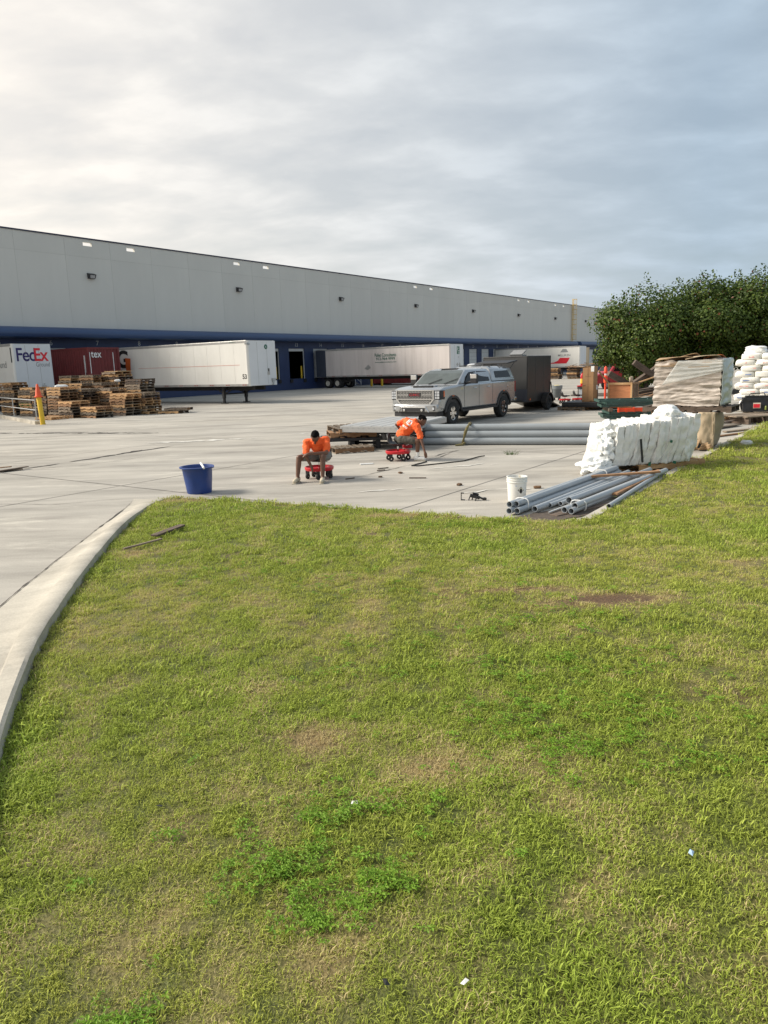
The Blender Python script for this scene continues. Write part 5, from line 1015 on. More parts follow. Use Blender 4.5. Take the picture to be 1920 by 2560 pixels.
for k in range(14):
    a = k/14; film('torn_piece', (4, 4), lambda u, v, k=k, a=a: (.1+.5*a+.1*u, -.62-.05*v-.03*math.sin(k+u*3), .02+.28*random.Random(k).random()*v+.03*u), m_card, t, .008)
for k, (o_2, lab) in enumerate((((-.36, 0), 'grey pallet under the left half of the wrapped bale'), ((.36, .02), 'grey pallet under the right half of the wrapped bale'))):
    p = CB+NV*o_2[0]; pallet((p.x, p.y, .86+.002*o_2[1]), RZ_N, lab, 3)
m_wrap = M('wrapped_cardboard', (.46, .39, .33), .45, var=.14, scale=3, bump=.5, bscale=8, stretch=(.7, .7, 5), col2=(.56, .50, .44), dirt=.5, dirtcol=(.17, .11, .075), spec=.5)
def wr_(c, n):
    x, y, z = c; lay = .02*(abs(math.sin(z*17+3.0*fbm(x*1.1, y, z*1.5)))**.5)*(.4+abs(x))+.045*fbm(x*1.6+2, y*2, z*9, 5)+.015*fbm(x*5, y*5, z*26, 3); e = 1-.12*max(0, (abs(x)-.8)/.25)**2*0
    q = Vector(c)+n*(lay-.02); q.z += .05*(x+1)*.5*(z > .9)+.03*fbm(x*4, y*4, 5)*(z > .9); return q
WP = CB+Vector((.03, .08, 0)); t = thing('wrapped_bale', 'stretch wrapped bale of flattened cardboard raised on pallets', 'bale', (WP.x, WP.y, 1.005), RZ_N)
sheet_box('bale_body', (1.46, 1.1, 1.0), (50, 30, 60), wr_, m_wrap, t)
m_clear = M('stretch_film', (.62, .63, .60), .28, var=.15, scale=5, bump=.5, bscale=10, stretch=(1, 1, 4), alpha=.4)
def end_(u, v): a = (u-.5)*2; return (.76+.09*math.cos(a*1.4)*(.6+.4*math.sin(v*3.1))+.03*fbm(u*4, v*9, 2), a*.60, .02+v*1.02+.03*math.cos(a*1.5)*v)
film('film_end', (14, 26), end_, M('film_bulge', (.47, .51, .48), .25, var=.12, scale=6, bump=.5, bscale=8), t)
film('film_band', (24, 16), lambda u, v: (-.18+.95*u-.35*(1-v)*(1-u), -.605-.02*abs(math.sin(v*12+u*3)), 1.05-.55*(1-v)*(1-.55*u)-.02), m_clear, t)
for (x, y, a, l_, m_) in ((-.1, .1, .2, .5, m_card), (.5, .1, -.25, .4, M('orange_card', (.45, .14, .04), .7)), (.3, -.1, .1, .7, m_cardl), (-.3, -.1, .05, .8, m_card)):
    film('top_sheet', (8, 8), lambda u, v, x=x, y=y, a=a, l_=l_: (x+(u-.5)*l_, y+(v-.5)*.9, 1.03+.05*(x+1)*.5+.09*u*(1 if a > .15 else .25)+.06*math.sin(v*3+u*2)), m_, t, .012)
for k in range(10): MB().box((random.uniform(-.5, .5), -.58-random.uniform(0, .03), random.uniform(.88, 1.0)), (random.uniform(.2, .6), .02, .012), (0, random.gauss(0, .06), 0)).build('loose_edge', m_card, t)
# sacks on a pallet at the right edge
BG = Vector((13.05, 26.2, 0)); m_sack = M('sack_white', (.78, .76, .70), .5, var=.06, scale=6, bump=.25, bscale=12, rand=.04)
pallet((BG.x+.35, BG.y-.3, .001), RZ_N, 'left grey pallet under the white sacks', 0); pallet((BG.x+1.4, BG.y-1.03, .001), RZ_N, 'right grey pallet under the white sacks', 1)
cols = ['left', 'second', 'third', 'right']
bagm = None
for r_ in range(10):
    for c_ in range(4):
        p = BG+NV*(-.15+c_*.62+(.18 if r_ % 2 else 0)); nm = 'white printed sack, %s column, %s layer' % (cols[c_], OR(r_) if r_ < 9 else 'topmost')
        s_ = sack('sack', nm, 'sack', (p.x, p.y, .15+r_*.198), (.65, 1.02, .24), m_sack, RZ_N+random.gauss(0, .02), r_*7+c_, .09, 'white sacks stacked on a pallet', pw=(.25, .5))
        if random.random() < .75:
            w_ = random.uniform(.16, .38); MB().box((random.uniform(-.12, .12), -.505, .115), (w_, .006, random.uniform(.03, .06)), (0, random.gauss(0, .08), 0)).build('sack_print', random.choice((M('print_pink', (.72, .36, .32), .6), M('print_pink', ()), M('print_blue', (.18, .25, .45), .6), M('print_tan', (.62, .55, .4), .6))), s_)
p = BG+NV*.1; sack('top_wrap', 'crumpled translucent wrap lying on the white sacks', 'plastic wrap', (p.x, p.y, 2.12), (.7, .7, .3), m_film, RZ_N, 40, .35)
# black tool bag, deck boards
t = thing('tool_bag', 'black fabric tool bag with red label on the grey boards', 'bag', (12.45, 24.55, .28), R(-18))
sheet_box('bag_body', (.86, .45, .46), (16, 8, 10), lambda c, n: Vector((c.x*(1-.22*c.z/.46*0)+n.x*.03*fbm(c.x*5, c.y*5, c.z*5), c.y*(1-.3*c.z/.46)+n.y*.02*fbm(c.x*6, c.y, c.z*6), c.z)), m_sblk, t)
MB().box((0, 0, .485), (.70, .26, .07)).build('bag_top', m_sblk, t, bevel=.02); MB().tube([(-.25, 0, .5), (-.2, 0, .58), (.2, 0, .6), (.25, 0, .5)], .018, 6).build('handle', m_sblk, t)
MB().box((-.02, -.222, .2), (.22, .012, .18), (R(-8), 0, 0)).build('label_border', M('label_cream', (.7, .62, .5), .6), t); MB().box((-.03, -.234, .19), (.19, .012, .12), (R(-8), 0, 0)).build('red_label', m_redt, t)
for s in (-1, 1): MB().tube([(s*.40, -.1, .42), (s*.50, -.14, .25), (s*.47, -.16, .06)], [.03, .04, .02], 6).build('side_strap', m_sblk, t)
MB().lathe([(0, 0), (.03, 0), (.03, .1), (.012, .13), (0, .13)], 10, (.24, -.27, .06)).build('green_bottle', M('bottle_green', (.2, .25, .05), .4), t)
DB = Vector((11.35, 22.9, 0)); dang = R(17)
for k in range(6):
    o_2 = Vector((math.cos(dang), math.sin(dang), 0)); s2_ = Vector((-o_2.y, o_2.x, 0)); b0 = DB+s2_*k*.22-o_2*.2
    plank('grey weathered board, %s from the front of the low deck at right' % ['first', 'second', 'third', 'fourth', 'fifth', 'sixth'][k], (b0.x+random.uniform(-.1, .1), b0.y, .235), (b0.x+o_2.x*1.7, b0.y+o_2.y*1.7, .235), .19, .035, 0, 'deck_board', 'board', 'boards of the low deck at right')
for k in range(3):
    b0 = DB+Vector((math.cos(dang), math.sin(dang), 0))*(.05+.68*k); plank('dark beam, %s from the left, under the low deck at right' % ['first', 'second', 'third'][k], (b0.x, b0.y-.1, .11), (b0.x-.36, b0.y+1.15, .11), .09, .2, 3, 'deck_beam', 'beam')
for k, (x0, y0, x1, y1, z, w_, wi, lab) in enumerate([(9.6, 20.6, 11.2, 21.5, .03, .14, 0, 'grey board on the ground in front of the low deck'), (9.5, 21.4, 10.9, 22.5, .05, .2, 0, 'grey board left of the low deck'), (10.1, 22.2, 11.1, 23.2, .12, .14, 3, 'dark board tilted left of the low deck'), (10.3, 23.1, 11.2, 23.8, .16, .18, 2, 'bright tan board behind the low deck'), (8.9, 19.5, 10.2, 20.4, .025, .09, 1, 'brown board near the concrete edge beam')]): plank(lab, (x0, y0, z), (x1, y1, z), w_, .035, wi, group='loose boards at right')
sack('rag', 'small black and white rag at the foot of the cardboard bale', 'rag', (8.62, 17.35, 0), (.26, .2, .14), m_wshoe, 0, 51, .3)
# green racking frames in two layers
m_rack = M('rack_green', (.035, .085, .07), .45, var=.15, scale=3, dirt=.2, dirtcol=(.16, .16, .14)); m_rorg = M('rack_orange', (.75, .07, .015), .45, var=.1)
RK = Vector((8.35, 24.6, 0))
for k, (z, dx, yw) in enumerate([(.22, .1, .03), (.31, 0, -.02), (.40, .15, .04), (.62, -.05, -.03), (.70, .05, .05), (.78, -.15, .0)]):
    t = thing('rack_frame', 'green steel rack frame, %s from the bottom of the racking pile' % ['first', 'second', 'third', 'fourth', 'fifth', 'sixth'][k], 'rack frame', (RK.x+dx, RK.y, z), R(-8)+yw, 'green rack frames in a pile')
    for y in (-.5, .5): MB().b2(-1.0, 1.15, y-.04, y+.04, -.035, .035).build('post', m_rack, t)
    for j in range(5): x = -.85+j*.45; MB().tube([(x, -.47, 0), (x+.22*(1 if j % 2 else 1), .47, 0)], .022, 5).build('brace', m_rack, t)
    MB().b2(-1.02, -1.0, -.6, .6, -.04, .04).build('foot_plate', m_rack, t)
for k, (x, z, lab) in enumerate(((-.35, .50, 'orange steel beam end, left of the upper pair in the green racking'), (.15, .50, 'orange steel beam end, right of the upper pair in the green racking'), (-.05, .12, 'orange steel beam end low in the green racking'))):
    t = MB().b2(-.24, .24, -.75, -.62, -.055, .055).b2(-.26, -.22, -.78, -.6, -.07, .07).b2(-.03, .03, -.76, -.6, -.065, .045).build('rack_beam', m_rorg, loc=(RK.x+x, RK.y-.06, z), rot=(0, 0, R(-8))); tag(t, lab, 'rack beam', 'orange rack beams')
for k, (z, x) in enumerate(((.06, -.7), (.06, .7), (.50, -.85), (.50, .75))): plank('wood spacer %s the green racking' % ['low at the left of', 'low at the right of', 'between layers at the left of', 'between layers at the right of'][k], (RK.x+x-.05, RK.y-.6, z), (RK.x+x+.1, RK.y+.6, z), .12, .1, 0)
# crate
CR = Vector((10.55, 32.3, 0)); t = thing('plywood_crate', 'orange plywood crate with pale frame and open slatted side', 'crate', CR, RZ_N)
m_ply = M('crate_plywood', (.50, .20, .085), .7, var=.16, scale=2.5, stretch=(1, 1, 6)); m_fr = WOODS[1]
MB().b2(-.48, .48, -.48, -.46, .12, 1.05).build('front_panel', m_ply, t); MB().b2(-.48, .48, .46, .48, .12, 1.05).build('rear_panel', m_ply, t); MB().b2(-.5, .5, -.5, .5, .06, .12).build('floor', m_ply, t)
for x0, x1, z0, z1 in ((-.52, .52, 1.03, 1.12), (-.52, .52, .1, .18), (-.52, -.45, .18, 1.03), (.45, .52, .18, 1.03)): MB().b2(x0, x1, -.53, -.482, z0, z1).build('frame_board', WOODS[2], t)
for k in range(6): y = -.4+k*.17; MB().box((.50, y, .58), (.03, .09, .95), (random.gauss(0, .07), 0, 0)).build('side_slat', WOODS[k % 2], t)
MB().b2(.47, .53, -.5, .5, 1.03, 1.11).b2(.48, .52, -.5, .5, .45, .52).build('side_rail', WOODS[1], t); MB().b2(-.5, .46, -.4, .5, 1.05, 1.08).build('lid', WOODS[1], t)
sack('rag', 'crumpled pale rag on the plywood crate', 'rag', (CR.x+.35, CR.y+.1, 1.1), (.16, .14, .26), M('rag_tan', (.4, .32, .24), .9), 0, 61, .3)
plank('white pole leaning behind the plywood crate', (9.62, 32.9, 1.62), (10.15, 33.1, 1.05), .06, .06, 2)
# two cartons and black skid
for k, (z, lab, s_) in enumerate(((.17, 'lower brown carton on the black skid', (.50, .54, .72)), (.975, 'upper brown carton stacked on another on the black skid', (.48, .52, .72)))):
    t = thing('carton', lab, 'carton', (9.10, 32.35, .34+k*.72), RZ_N, 'stacked brown cartons'); m_box = M('carton_brown', (.33, .185, .085), .8, var=.06, scale=4)
    MB().box((0, 0, s_[2]/2), s_).build('box', m_box, t, bevel=.008); MB().b2(-.03, .03, -s_[1]/2-.003, -s_[1]/2, .0, s_[2]).build('tape', M('carton_tape', (.28, .15, .07), .4), t)
    if k: MB().b2(.12, .26, -s_[1]/2-.005, -s_[1]/2-.001, .56, .79).build('shipping_label', m_white_t, t); text('print', 'AAAAA', m_cardd, t, (.0, -s_[1]/2-.0055, .36), SIDE, w=.26, h=.03); MB().lathe([(.035, 0), (.035, .004), (0, .005)], 10, (0, -s_[1]/2-.006, .44), 'y').build('mark', m_cardd, t)
    else:
        MB().b2(-.22, -.1, -s_[1]/2-.005, -s_[1]/2-.001, .67, .7).b2(-.24, -.14, -s_[1]/2-.005, -s_[1]/2-.001, .015, .05).b2(.1, .22, -s_[1]/2-.005, -s_[1]/2-.001, .015, .05).build('print', m_cardd, t); MB().b2(s_[0]/2+.001, s_[0]/2+.005, .1, .26, .5, .7).build('shipping_label', m_white_t, t)
for o in list(bpy.data.objects):
    if o.name.startswith('print') and o.data and len(o.data.vertices) > 60: bpy.data.objects.remove(o)
SK = Vector((8.95, 32.6, 0)); t = thing('black_skid', 'black sheet load on a wooden skid beneath the cartons', 'skid', SK, RZ_N); MB().b2(-.9, 1.0, -1.0, 2.2, .145, .17).build('sheet_load', m_sblk, t); MB().b2(-.72, .82, -.85, .95, .17, .34).build('black_mat', m_blk, t, bevel=.02)
for k, (o_2, lab) in enumerate((((-.25, -.45), 'tan pallet, front one under the black skid'), ((-.2, .75), 'tan pallet, rear one under the black skid'))): p = SK+NV*o_2[0]+DV*o_2[1]; pallet((p.x, p.y, .001), RZ_N, lab, 2)
# trash can, red cart with extinguisher
t = thing('trash_can', 'grey wheeled trash can standing alone beyond the cargo trailer', 'trash can', (9.62, 40.6, 0), .3); m_can = M('can_grey', (.13, .145, .15), .6)
MB().lathe([(0, .14), (.2, .14), (.215, .16), (.27, .72), (.30, .72), (.30, .78), (.27, .78), (.25, .7), (.2, .2), (0, .2)], 20).build('can_body', m_can, t, smooth=40); MB().lathe([(.285, .6), (.31, .79), (.27, .80)], 20).build('bin_liner', M('liner', (.2, .22, .23), .3), t, smooth=40)
sack('rubbish', 'yellow scrap paper in the grey trash can', 'rubbish', (9.62, 40.6, .62), (.4, .4, .2), M('paper_yellow', (.5, .42, .2), .8), 0, 71, .3)
for k in range(4): a = k*1.57+.4; MB().lathe([(.02, -.02), (.06, -.02), (.06, .02), (.02, .02)], 12, (.2*math.cos(a), .2*math.sin(a), .06), 'y', closed=True).b2(.2*math.cos(a)-.03, .2*math.cos(a)+.03, .2*math.sin(a)-.02, .2*math.sin(a)+.02, .1, .15).build('caster', m_rub, t, fixn=True)
t = thing('tool_cart', 'red topped grey cart beside the brown cartons', 'cart', (10.85, 38.6, 0), RZ_N); t.scale = (.9, .9, .78)
MB().b2(-.5, .3, -.35, .35, .25, .86).build('grey_tote', M('tote_grey', (.3, .33, .36), .5), t, bevel=.03); MB().b2(-.62, .4, -.4, .4, 1.0, 1.06).build('red_shelf', m_sred, t); MB().b2(-.6, -.3, -.38, .1, .84, .99).build('drawer', m_blk, t)
MB().b2(-.15, .35, -.3, .3, 1.07, 1.34).build('red_case', m_sred, t, bevel=.03); MB().box((.05, 0, 1.42), (.35, .4, .12), (.2, .1, 0)).build('white_cloth', m_wshoe, t, bevel=.03)
for x in (-.55, .35):
    for y in (-.35, .35): MB().b2(x-.02, x+.02, y-.02, y+.02, .1, 1.0).build('leg', m_blk, t); MB().lathe([(.02, -.02), (.07, -.02), (.07, .02), (.02, .02)], 12, (x, y, .07), 'y', closed=True).build('caster', m_rub, t, fixn=True)
t = thing('fire_extinguisher', 'red fire extinguisher with yellow label standing on the red cart', 'extinguisher', (10.5, 38.75, .83)); t.scale = (.8, .8, .8); MB().lathe([(0, 0), (.11, 0), (.12, .02), (.12, .62), (.09, .72), (.03, .76), (.03, .82), (0, .82)], 16).build('cylinder', m_sred, t, smooth=40); MB().lathe([(.123, .12), (.123, .42)], 16).build('label', M('label_yellow', (.75, .5, .04), .5), t); MB().box((.03, 0, .84), (.18, .04, .05)).tube([(.1, 0, .84), (.16, 0, .7), (.14, 0, .3)], .018, 6).build('valve', m_blk, t)
# orange delineator, red vehicle
t = thing('delineator_post', 'tall orange safety post behind the brown cartons', 'safety post', (10.75, 35.6, 0)); MB().lathe([(0, 0), (.2, 0), (.2, .08), (0, .08)], 12).build('base', m_rub, t); MB().lathe([(.05, .08), (.05, 1.0), (.09, 1.02), (.10, 1.32), (.05, 1.36), (.05, 1.46), (.085, 1.5), (.07, 1.72), (.04, 1.78), (0, 1.8)], 12).build('post', M('delineator_orange', (.85, .08, .03), .5), t, smooth=40); MB().lathe([(.053, 1.37), (.054, 1.45)], 12).build('reflective_band', m_white_t, t)
t = thing('red_van', 'red vehicle with dark windows parked behind the cartons', 'van', (17.6, 55.0, 0), R(12)); m_rv = M('van_red', (.36, .02, .03), .3, coat=.6)
rp = [(-2.3, .4), (-2.3, 1.0), (-1.9, 1.15), (-1.25, 1.2), (-.75, 1.95), (-.5, 2.05), (2.2, 2.05), (2.4, 1.9), (2.45, .4)]
MB().prism(rp, 'y', -.9, .9).build('body', m_rv, t, bevel=.08, smooth=50, fixn=True)
for s in (-1, 1):
    for x0, x1 in ((-.6, .1), (.18, 1.1), (1.18, 2.2)): MB().add([(x0-(.38 if x0 < -.5 else 0), s*.905, 1.25), (x1, s*.905, 1.25), (x1, s*.905, 1.85), (x0, s*.905, 1.85)], [(0, 1, 2, 3)]).build('side_window', m_glass, t)
    for x in (-1.5, 1.5): wheel('wheel', t, (x, s*.82, .34), .34, .22, m_stl)
MB().add([(-1.22, -.75, 1.27), (-1.22, .75, 1.27), (-.83, .75, 1.88), (-.83, -.75, 1.88)], [(0, 3, 2, 1)]).build('windshield', m_glass, t)
# dark timber scrap behind the crate and scrap wood far off
for k, (x, y, z, l_, yaw, ptc, lab) in enumerate([(12.6, 36.5, 1.0, 2.6, .15, .55, 'dark heavy timber leaning left among the scrap'), (13.5, 36.2, 1.1, 2.9, -.1, -.62, 'dark heavy timber leaning right among the scrap'), (12.3, 37.2, .9, 2.2, .1, -.5, 'dark timber crossing low among the scrap'), (13.0, 36.9, .5, 2.4, .3, .1, 'dark timber lying low in the scrap')]):
    o = MB().box((0, 0, 0), (l_, .32, .26)).build('timber', WOODS[3], bevel=.01, loc=(x, y, z), rot=(0, -ptc, yaw)); tag(o, lab, 'timber', 'dark timbers behind the crate')
plank('pale plank rising behind the plywood crate', (11.9, 34.9, .95), (13.4, 34.6, 1.45), .2, .05, 2)
rr = random.Random(5)
for k in range(22):
    x, y = 11.6+rr.random()*2.6, 34.8+rr.random()*2.5; a = rr.uniform(-.6, .6); l_ = rr.uniform(.6, 1.6); z = rr.uniform(.05, .75); plank('%s scrap board in the low heap behind the crate' % ['dark', 'grey', 'brown'][k % 3], (x, y, z), (x+l_*math.cos(a), y+l_*math.sin(a), z+rr.uniform(-.02, .25)), rr.uniform(.08, .16), .025, (3, 0, 1)[k % 3], 'scrap_board', 'board', 'scrap boards behind the crate')
for c_, (bx, by, n) in enumerate(((20.6, 88.0, 9), (22.6, 87.2, 8), (24.4, 86.6, 10), (26.0, 86.0, 7))):
    for i in range(n): pallet((bx+rr.gauss(0, .06), by+rr.gauss(0, .06), .001+i*.1405), RZ_N+rr.gauss(0, .05), 'far wooden pallet, %s of the %s far stack by the marked trailer' % (OR(i if i < n-1 else 16), ['first', 'second', 'third', 'fourth'][c_]), (0, 2, 1, 3)[(i*3+c_) % 4], 'far pallets by the marked trailer')
for k in range(46):
    a = rr.uniform(-.9, .9); x = 21.5+rr.random()*5.5; l_ = rr.uniform(.8, 2.2); z = 1.3+rr.random()*.9*(1-abs(x-25.5)/5); plank('loose scrap board heaped on the far pallet stacks', (x, 86.6-(x-22)*.3+rr.uniform(-.6, .6), z), (x+l_*math.cos(a)*.6, 86.6-(x-22)*.3+l_*math.sin(a), z+rr.uniform(-.25, .35)), .12, .03, (1, 0, 2)[k % 3], 'scrap_board', 'board', 'scrap boards heaped on the far pallets')
# aluminium panel on black skids and broken pallets in front of the truck
ang = math.atan2(3.06, 1.35); PNL = Vector((.41, 20.35, 0)); t = thing('aluminium_panel', 'flat aluminium panel with riveted edge resting on skids before the truck', 'panel', (PNL.x, PNL.y, .46), ang)
m_pan = M('panel_aluminium', (.43, .43, .42), .4, .3, var=.08, scale=3); MB().b2(-1.65, 1.65, -.9, .9, 0, .15).build('panel_box', m_pan, t, bevel=.006)
for k in range(6): MB().b2(-1.62, 1.62, -.87+k*.3, -.61+k*.3, .15, .165).build('top_rib', m_pan, t)
rv = MB()
for k in range(12): rv.lathe([(.012, 0), (.012, .004), (0, .005)], 6, (-1.65-.004, -.82+k*.15, .11), 'x')
for k in range(20): rv.lathe([(.012, 0), (.012, .004), (0, .005)], 6, (-1.55+k*.16, -.905, .11), 'y')
rv.build('rivets', m_stl, t)
for k, (dx, lab) in enumerate(((-1.0, 'black steel skid under the near end of the aluminium panel'), (.9, 'black steel skid under the far end of the aluminium panel'))):
    o = MB().b2(-.06, .06, -.95, .95, .36, .455).b2(-.06, .06, -.85, -.7, 0, .36).b2(-.06, .06, .7, .85, 0, .36).b2(-.04, .04, -.7, .7, .1, .16).build('steel_skid', m_blk, loc=(PNL.x+dx*math.cos(ang), PNL.y+dx*math.sin(ang), 0), rot=(0, 0, ang)); tag(o, lab, 'skid', 'black skids under the panel')
o = MB().b2(-.85, .75, -.55, .55, .22, .30).b2(-.8, -.68, -.5, .5, 0, .22).b2(.58, .7, -.5, .5, 0, .22).b2(-.1, .02, -.5, .5, .0, .22).build('black_platform', m_blk, loc=(-.78, 19.75, 0), rot=(0, 0, R(6)), bevel=.01); tag(o, 'low black platform left of the bending worker', 'platform')
pallet((-.82, 19.78, .302), R(10), 'broken wooden pallet lying on the low black platform', 1, rot=(0, .02, R(10))); pallet((-.72, 19.85, .445), R(22), 'upper broken wooden pallet on the low black platform', 0, rot=(.03, -.03, R(22)))
pl = pallet((-.78, 18.75, .001), R(17), 'pale wooden pallet on the ground before the low black platform', 0); pl.scale = (.82, .7, 1)
# ================================================================ small things on the ground
t = thing('camera_gimbal', 'small black folded gadget lying on the concrete near the white pail', 'gadget', (1.42, 11.42, 0), R(-12)); MB().box((.02, 0, .06), (.16, .06, .05), (0, .25, 0)).box((.03, .02, .1), (.1, .05, .03), (0, .3, .2)).build('body', m_sblk, t, bevel=.008)
MB().tube([(-.05, 0, .08), (-.08, -.02, .0)], .01, 5).tube([(.0, .02, .08), (-.03, .05, 0)], .01, 5).tube([(.05, -.02, .07), (.03, -.06, 0)], .01, 5).tube([(.08, 0, .05), (.17, -.01, .02)], .016, 6).build('legs', m_sblk, t); MB().b2(-.2, -.19, -.02, .02, 0, .12).b2(-.2, -.14, -.02, .02, .0, .012).b2(-.2, -.15, -.02, .02, .108, .12).build('clamp', m_sblk, t); MB().lathe([(0, 0), (.03, 0), (.035, .04), (0, .05)], 10, (.17, 0, .0)).build('lens_cap', m_sblk, t)
for k, (x, y, s_, lab) in enumerate([(2.62, 12.35, .13, 'dark clod right of the white pail'), (1.35, 12.9, .11, 'dark clod behind the black gadget'), (.35, 14.6, .1, 'dark chip on the slab between the workers'), (-.05, 14.15, .08, 'small dark chip near the slab crack')]):
    sack('debris', lab, 'debris', (x, y, 0), (s_, s_*.7, s_*.35), m_cardd, k, 80+k, .4)
for k, (x0, y0, x1, y1, w_, lab) in enumerate([(-9.1, 16.6, -8.35, 17.0, .16, 'flattened grey board at the left edge of the yard'), (-8.75, 16.55, -8.3, 17.15, .1, 'dark broken board crossing another at the left edge of the yard'), (-9.2, 16.9, -8.6, 16.98, .08, 'thin pale stick at the left edge of the yard')]): plank(lab, (x0, y0, .02+.02*k), (x1, y1, .03+.03*k), w_, .02, (0, 3, 1)[k])
for k, (x0, y0, x1, y1, lab) in enumerate([(-.1, 15.3, .12, 15.42, 'dark twig, rear of the pair between the workers'), (-.12, 15.05, .05, 15.08, 'dark twig, front of the pair between the workers'), (.5, 13.9, .82, 13.82, 'dark twig nearer the white pail'), (-.72, 14.0, -.55, 14.08, 'dark twig right of the left stool')]): plank(lab, (x0, y0, .012), (x1, y1, .016), .025, .018, 3, 'twig', 'twig')
hose = [(.98, 16.2, .015), (.7, 15.75, .015), (.62, 15.6, .015), (.75, 15.55, .015), (1.3, 15.85, .015), (1.8, 16.15, .015), (2.2, 16.75, .02), (2.35, 16.8, .03)]
tag(MB().tube(hose, .013, 6).build('cord', m_rub, smooth=60), 'black cord trailing over the concrete by the bending worker', 'cord')
tag(MB().box((0, 0, .012), (.3, .09, .02)).build('white_scrap', m_wshoe, loc=(-.35, 16.15, 0), rot=(0, 0, .2), bevel=.008), 'white scrap on the concrete between the two workers', 'scrap')
def gz(x, y): return float(lawn_z(np.array([x]), np.array([y]))[0])
plank('grey weathered board lying on the lawn near the kerb', (-2.92, 9.1, .10), (-2.72, 9.7, .10), .10, .024, 3); plank('thin grey stick lying on the lawn near the kerb', (-3.1, 8.5, .085), (-2.78, 8.95, .09), .035, .02, 0)
for k, (x, y, c, lab) in enumerate([(-.18, 3.12, m_wshoe, 'white paper scrap on the lawn beside the leafy weeds'), (1.18, 2.60, M('litter_blue', (.45, .6, .8), .6), 'pale blue paper scrap on the right of the lawn'), (-.04, 2.10, m_sblk, 'black scrap half hidden in the near grass'), (-1.12, 3.2, m_sblk, 'tiny black scrap on the left of the lawn'), (.22, 2.08, m_wshoe, 'small pale stone in the near grass')]):
    o = MB().add([(-.016, -.009, 0), (.015, -.008, .004), (.016, .009, .006), (-.012, .010, .002), (0, 0, .008)], [(0, 1, 4), (1, 2, 4), (2, 3, 4), (3, 0, 4), (3, 2, 1, 0)]).build('litter', c, loc=(x, y, gz(x, y)+.03), rot=(.2, .1, k)); tag(o, lab, 'litter')
gx_ = 2.55; vs = []
# tuft growing in a slab crack
tag(MB().add(*(lambda: ([v for k in range(40) for v in ((3.0+.16*math.cos(k*2.4)*((k % 7)/7), 17.1+.05*math.sin(k*2.4), 0), (3.0+.16*math.cos(k*2.4)*((k % 7)/7)+.012, 17.1+.05*math.sin(k*2.4), 0), (3.0+.2*math.cos(k*2.4)+.1*math.sin(k*5), 17.1+.1*math.sin(k*2.4), .06+.08*((k*37 % 10)/10)))], [(3*k, 3*k+1, 3*k+2) for k in range(40)]))()).build('grass_tuft', M('tuft_green', (.09, .15, .03), .7)), 'small grass tuft growing from the slab before the long pipes', 'grass tuft')

# ================================================================ trees
def leaf_mat():
    mt = bpy.data.materials.new('leaf_green'); mt.use_nodes = True; nt = mt.node_tree; b = nt.nodes['Principled BSDF']; b.inputs['Roughness'].default_value = .5; b.inputs['Specular IOR Level'].default_value = .35
    a = nt.nodes.new('ShaderNodeAttribute'); a.attribute_name = 'leaf'; c = ramp(nt, a.outputs['Fac'], [(0, (.03, .055, .009)), (.6, (.07, .115, .016)), (.97, (.16, .21, .035)), (1.0, (.16, .05, .02))])
    nt.links.new(c, b.inputs['Base Color']); tr = nt.nodes.new('ShaderNodeBsdfTranslucent'); nt.links.new(c, tr.inputs[0]); ms = nt.nodes.new('ShaderNodeMixShader'); ms.inputs[0].default_value = .25
    nt.links.new(b.outputs[0], ms.inputs[1]); nt.links.new(tr.outputs[0], ms.inputs[2]); nt.links.new(ms.outputs[0], nt.nodes['Material Output'].inputs[0]); return mt
m_leaf = leaf_mat(); m_bark = M('bark', (.09, .07, .05), .9, var=.3, scale=5, bump=.5, bscale=15)
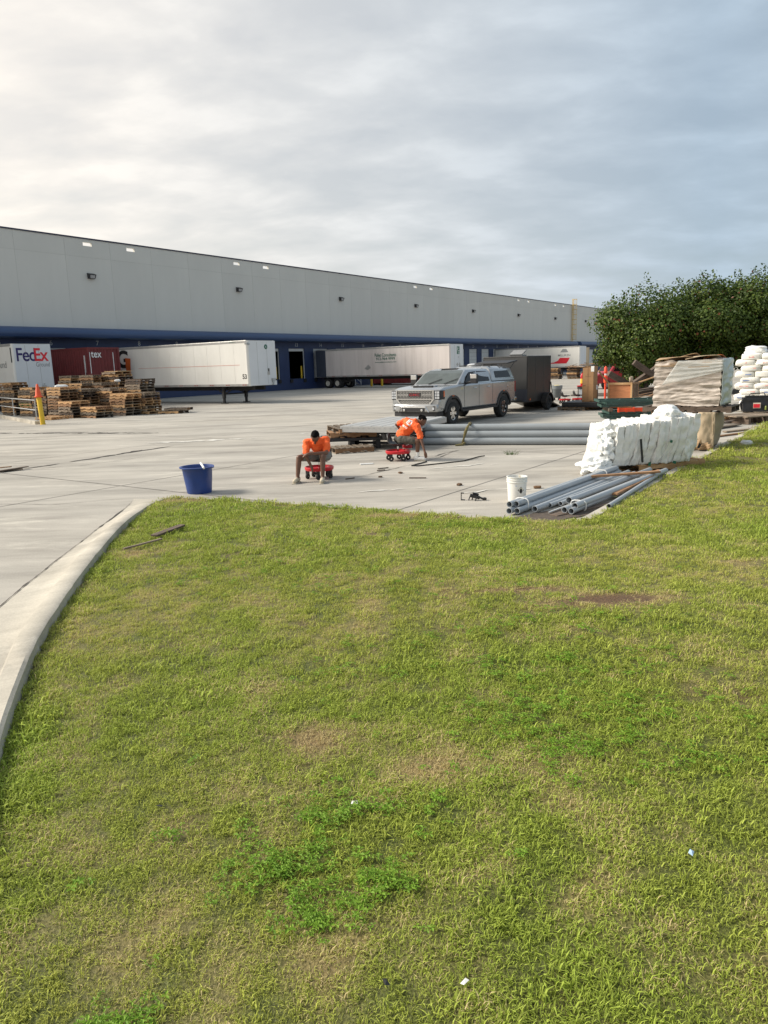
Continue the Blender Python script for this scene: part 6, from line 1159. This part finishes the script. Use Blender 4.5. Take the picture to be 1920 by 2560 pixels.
def tree(label, x, y, rx, ry, h, nleaf, seed):
    r = np.random.default_rng(seed); t = thing('tree', label, 'tree', (x, y, 0), 0, 'dense dark green trees along the yard edge')
    cl = []
    for _ in range(46):
        v = r.normal(size=3); v /= np.linalg.norm(v); k = r.uniform(.4, .86); c = np.array([v[0]*rx*k, v[1]*ry*k, h*.52+v[2]*h*.44*k]); cl.append((c, r.uniform(.8, 1.2)*(.8+.3*(v[2] > 0))))
    tb = MB()
    for k in range(4):
        a = k*1.6+seed; p0 = Vector((.25*math.cos(a), .25*math.sin(a), 0)); tb.tube([p0, p0*1.5+Vector((0, 0, .9)), p0*3.5+Vector((0, 0, h*.38)), p0*6+Vector((.2, 0, h*.7))], [.16, .13, .09, .03], 8)
    for c, rr_ in cl[:24]: tb.tube([(c[0]*.2, c[1]*.2, h*.3), (c[0]*.6, c[1]*.6, (h*.3+c[2])/2), tuple(c)], [.06, .04, .015], 5)
    tb.build('trunk', m_bark, t, smooth=50)
    ci = r.integers(0, len(cl), nleaf); C0 = np.array([c for c, _ in cl])[ci]; RR = np.array([q for _, q in cl])[ci]
    v = r.normal(size=(nleaf, 3)); v /= np.linalg.norm(v, axis=1)[:, None]; P = C0+v*(RR*r.uniform(.55, 1.12, nleaf))[:, None]*np.array([1.1, 1.1, .9])
    # stray shoots above the outline
    ns = nleaf//60; sh_ = r.integers(0, len(cl), ns); tt = r.random(ns); P[:ns] = np.array([cl[i][0] for i in sh_])*np.array([1.02, 1.02, 1])+np.c_[r.normal(0, .12, ns), r.normal(0, .12, ns), np.array([cl[i][1] for i in sh_])*(.8+.5*tt)]
    P[:, 2] = np.maximum(P[:, 2], .12+.3*r.random(nleaf))
    out = v+np.c_[r.normal(0, .5, nleaf), r.normal(0, .5, nleaf), r.normal(.45, .4, nleaf)]; out /= np.linalg.norm(out, axis=1)[:, None]
    a = np.cross(out, r.normal(size=(nleaf, 3))); a /= np.linalg.norm(a, axis=1)[:, None]; b = np.cross(out, a); s_ = r.uniform(.055, .10, nleaf)[:, None]
    tip = P+a*s_*1.1; l_ = P-a*s_*.1+b*s_*.75+out*s_*.18; rgt = P-a*s_*.1-b*s_*.75+out*s_*.18; bk = P-a*s_*.8
    V_ = np.stack([bk, rgt, tip, l_], 1).reshape(-1, 3); F_ = np.arange(nleaf*4).reshape(-1, 4)
    me = bpy.data.meshes.new('crown'); me.from_pydata(V_.tolist(), [], F_.tolist()); at = me.attributes.new('leaf', 'FLOAT', 'POINT'); at.data.foreach_set('value', np.repeat(np.clip(r.normal(.5, .24, nleaf), 0, 1-.0*nleaf), 4).astype(np.float32)); me.materials.append(m_leaf)
    o = bpy.data.objects.new('crown', me); COL.objects.link(o); o.parent = t
tree('dark green leafy tree nearest the cream container, leftmost of the row', 15.5, 44.5, 2.95, 2.8, 5.9, 46000, 1)
tree('dark green leafy tree, second from the left of the row', 18.7, 44.6, 2.95, 2.8, 6.6, 46000, 2)
tree('taller dark green leafy tree, third from the left of the row', 22.2, 44.8, 3.0, 2.9, 7.2, 46000, 3)
tree('tallest dark green leafy tree at the right edge', 26.0, 45.2, 3.1, 2.9, 7.9, 28000, 4)
vs = [(20.5+9.0*math.cos(a), 45+3.2*math.sin(a)*(1+.15*math.sin(3*a)), .03+.02*math.sin(5*a)) for a in np.linspace(0, 2*math.pi, 40, endpoint=False)]
struct(MB().add(vs, [tuple(range(40))]).build('planting_bed', m_dirt))
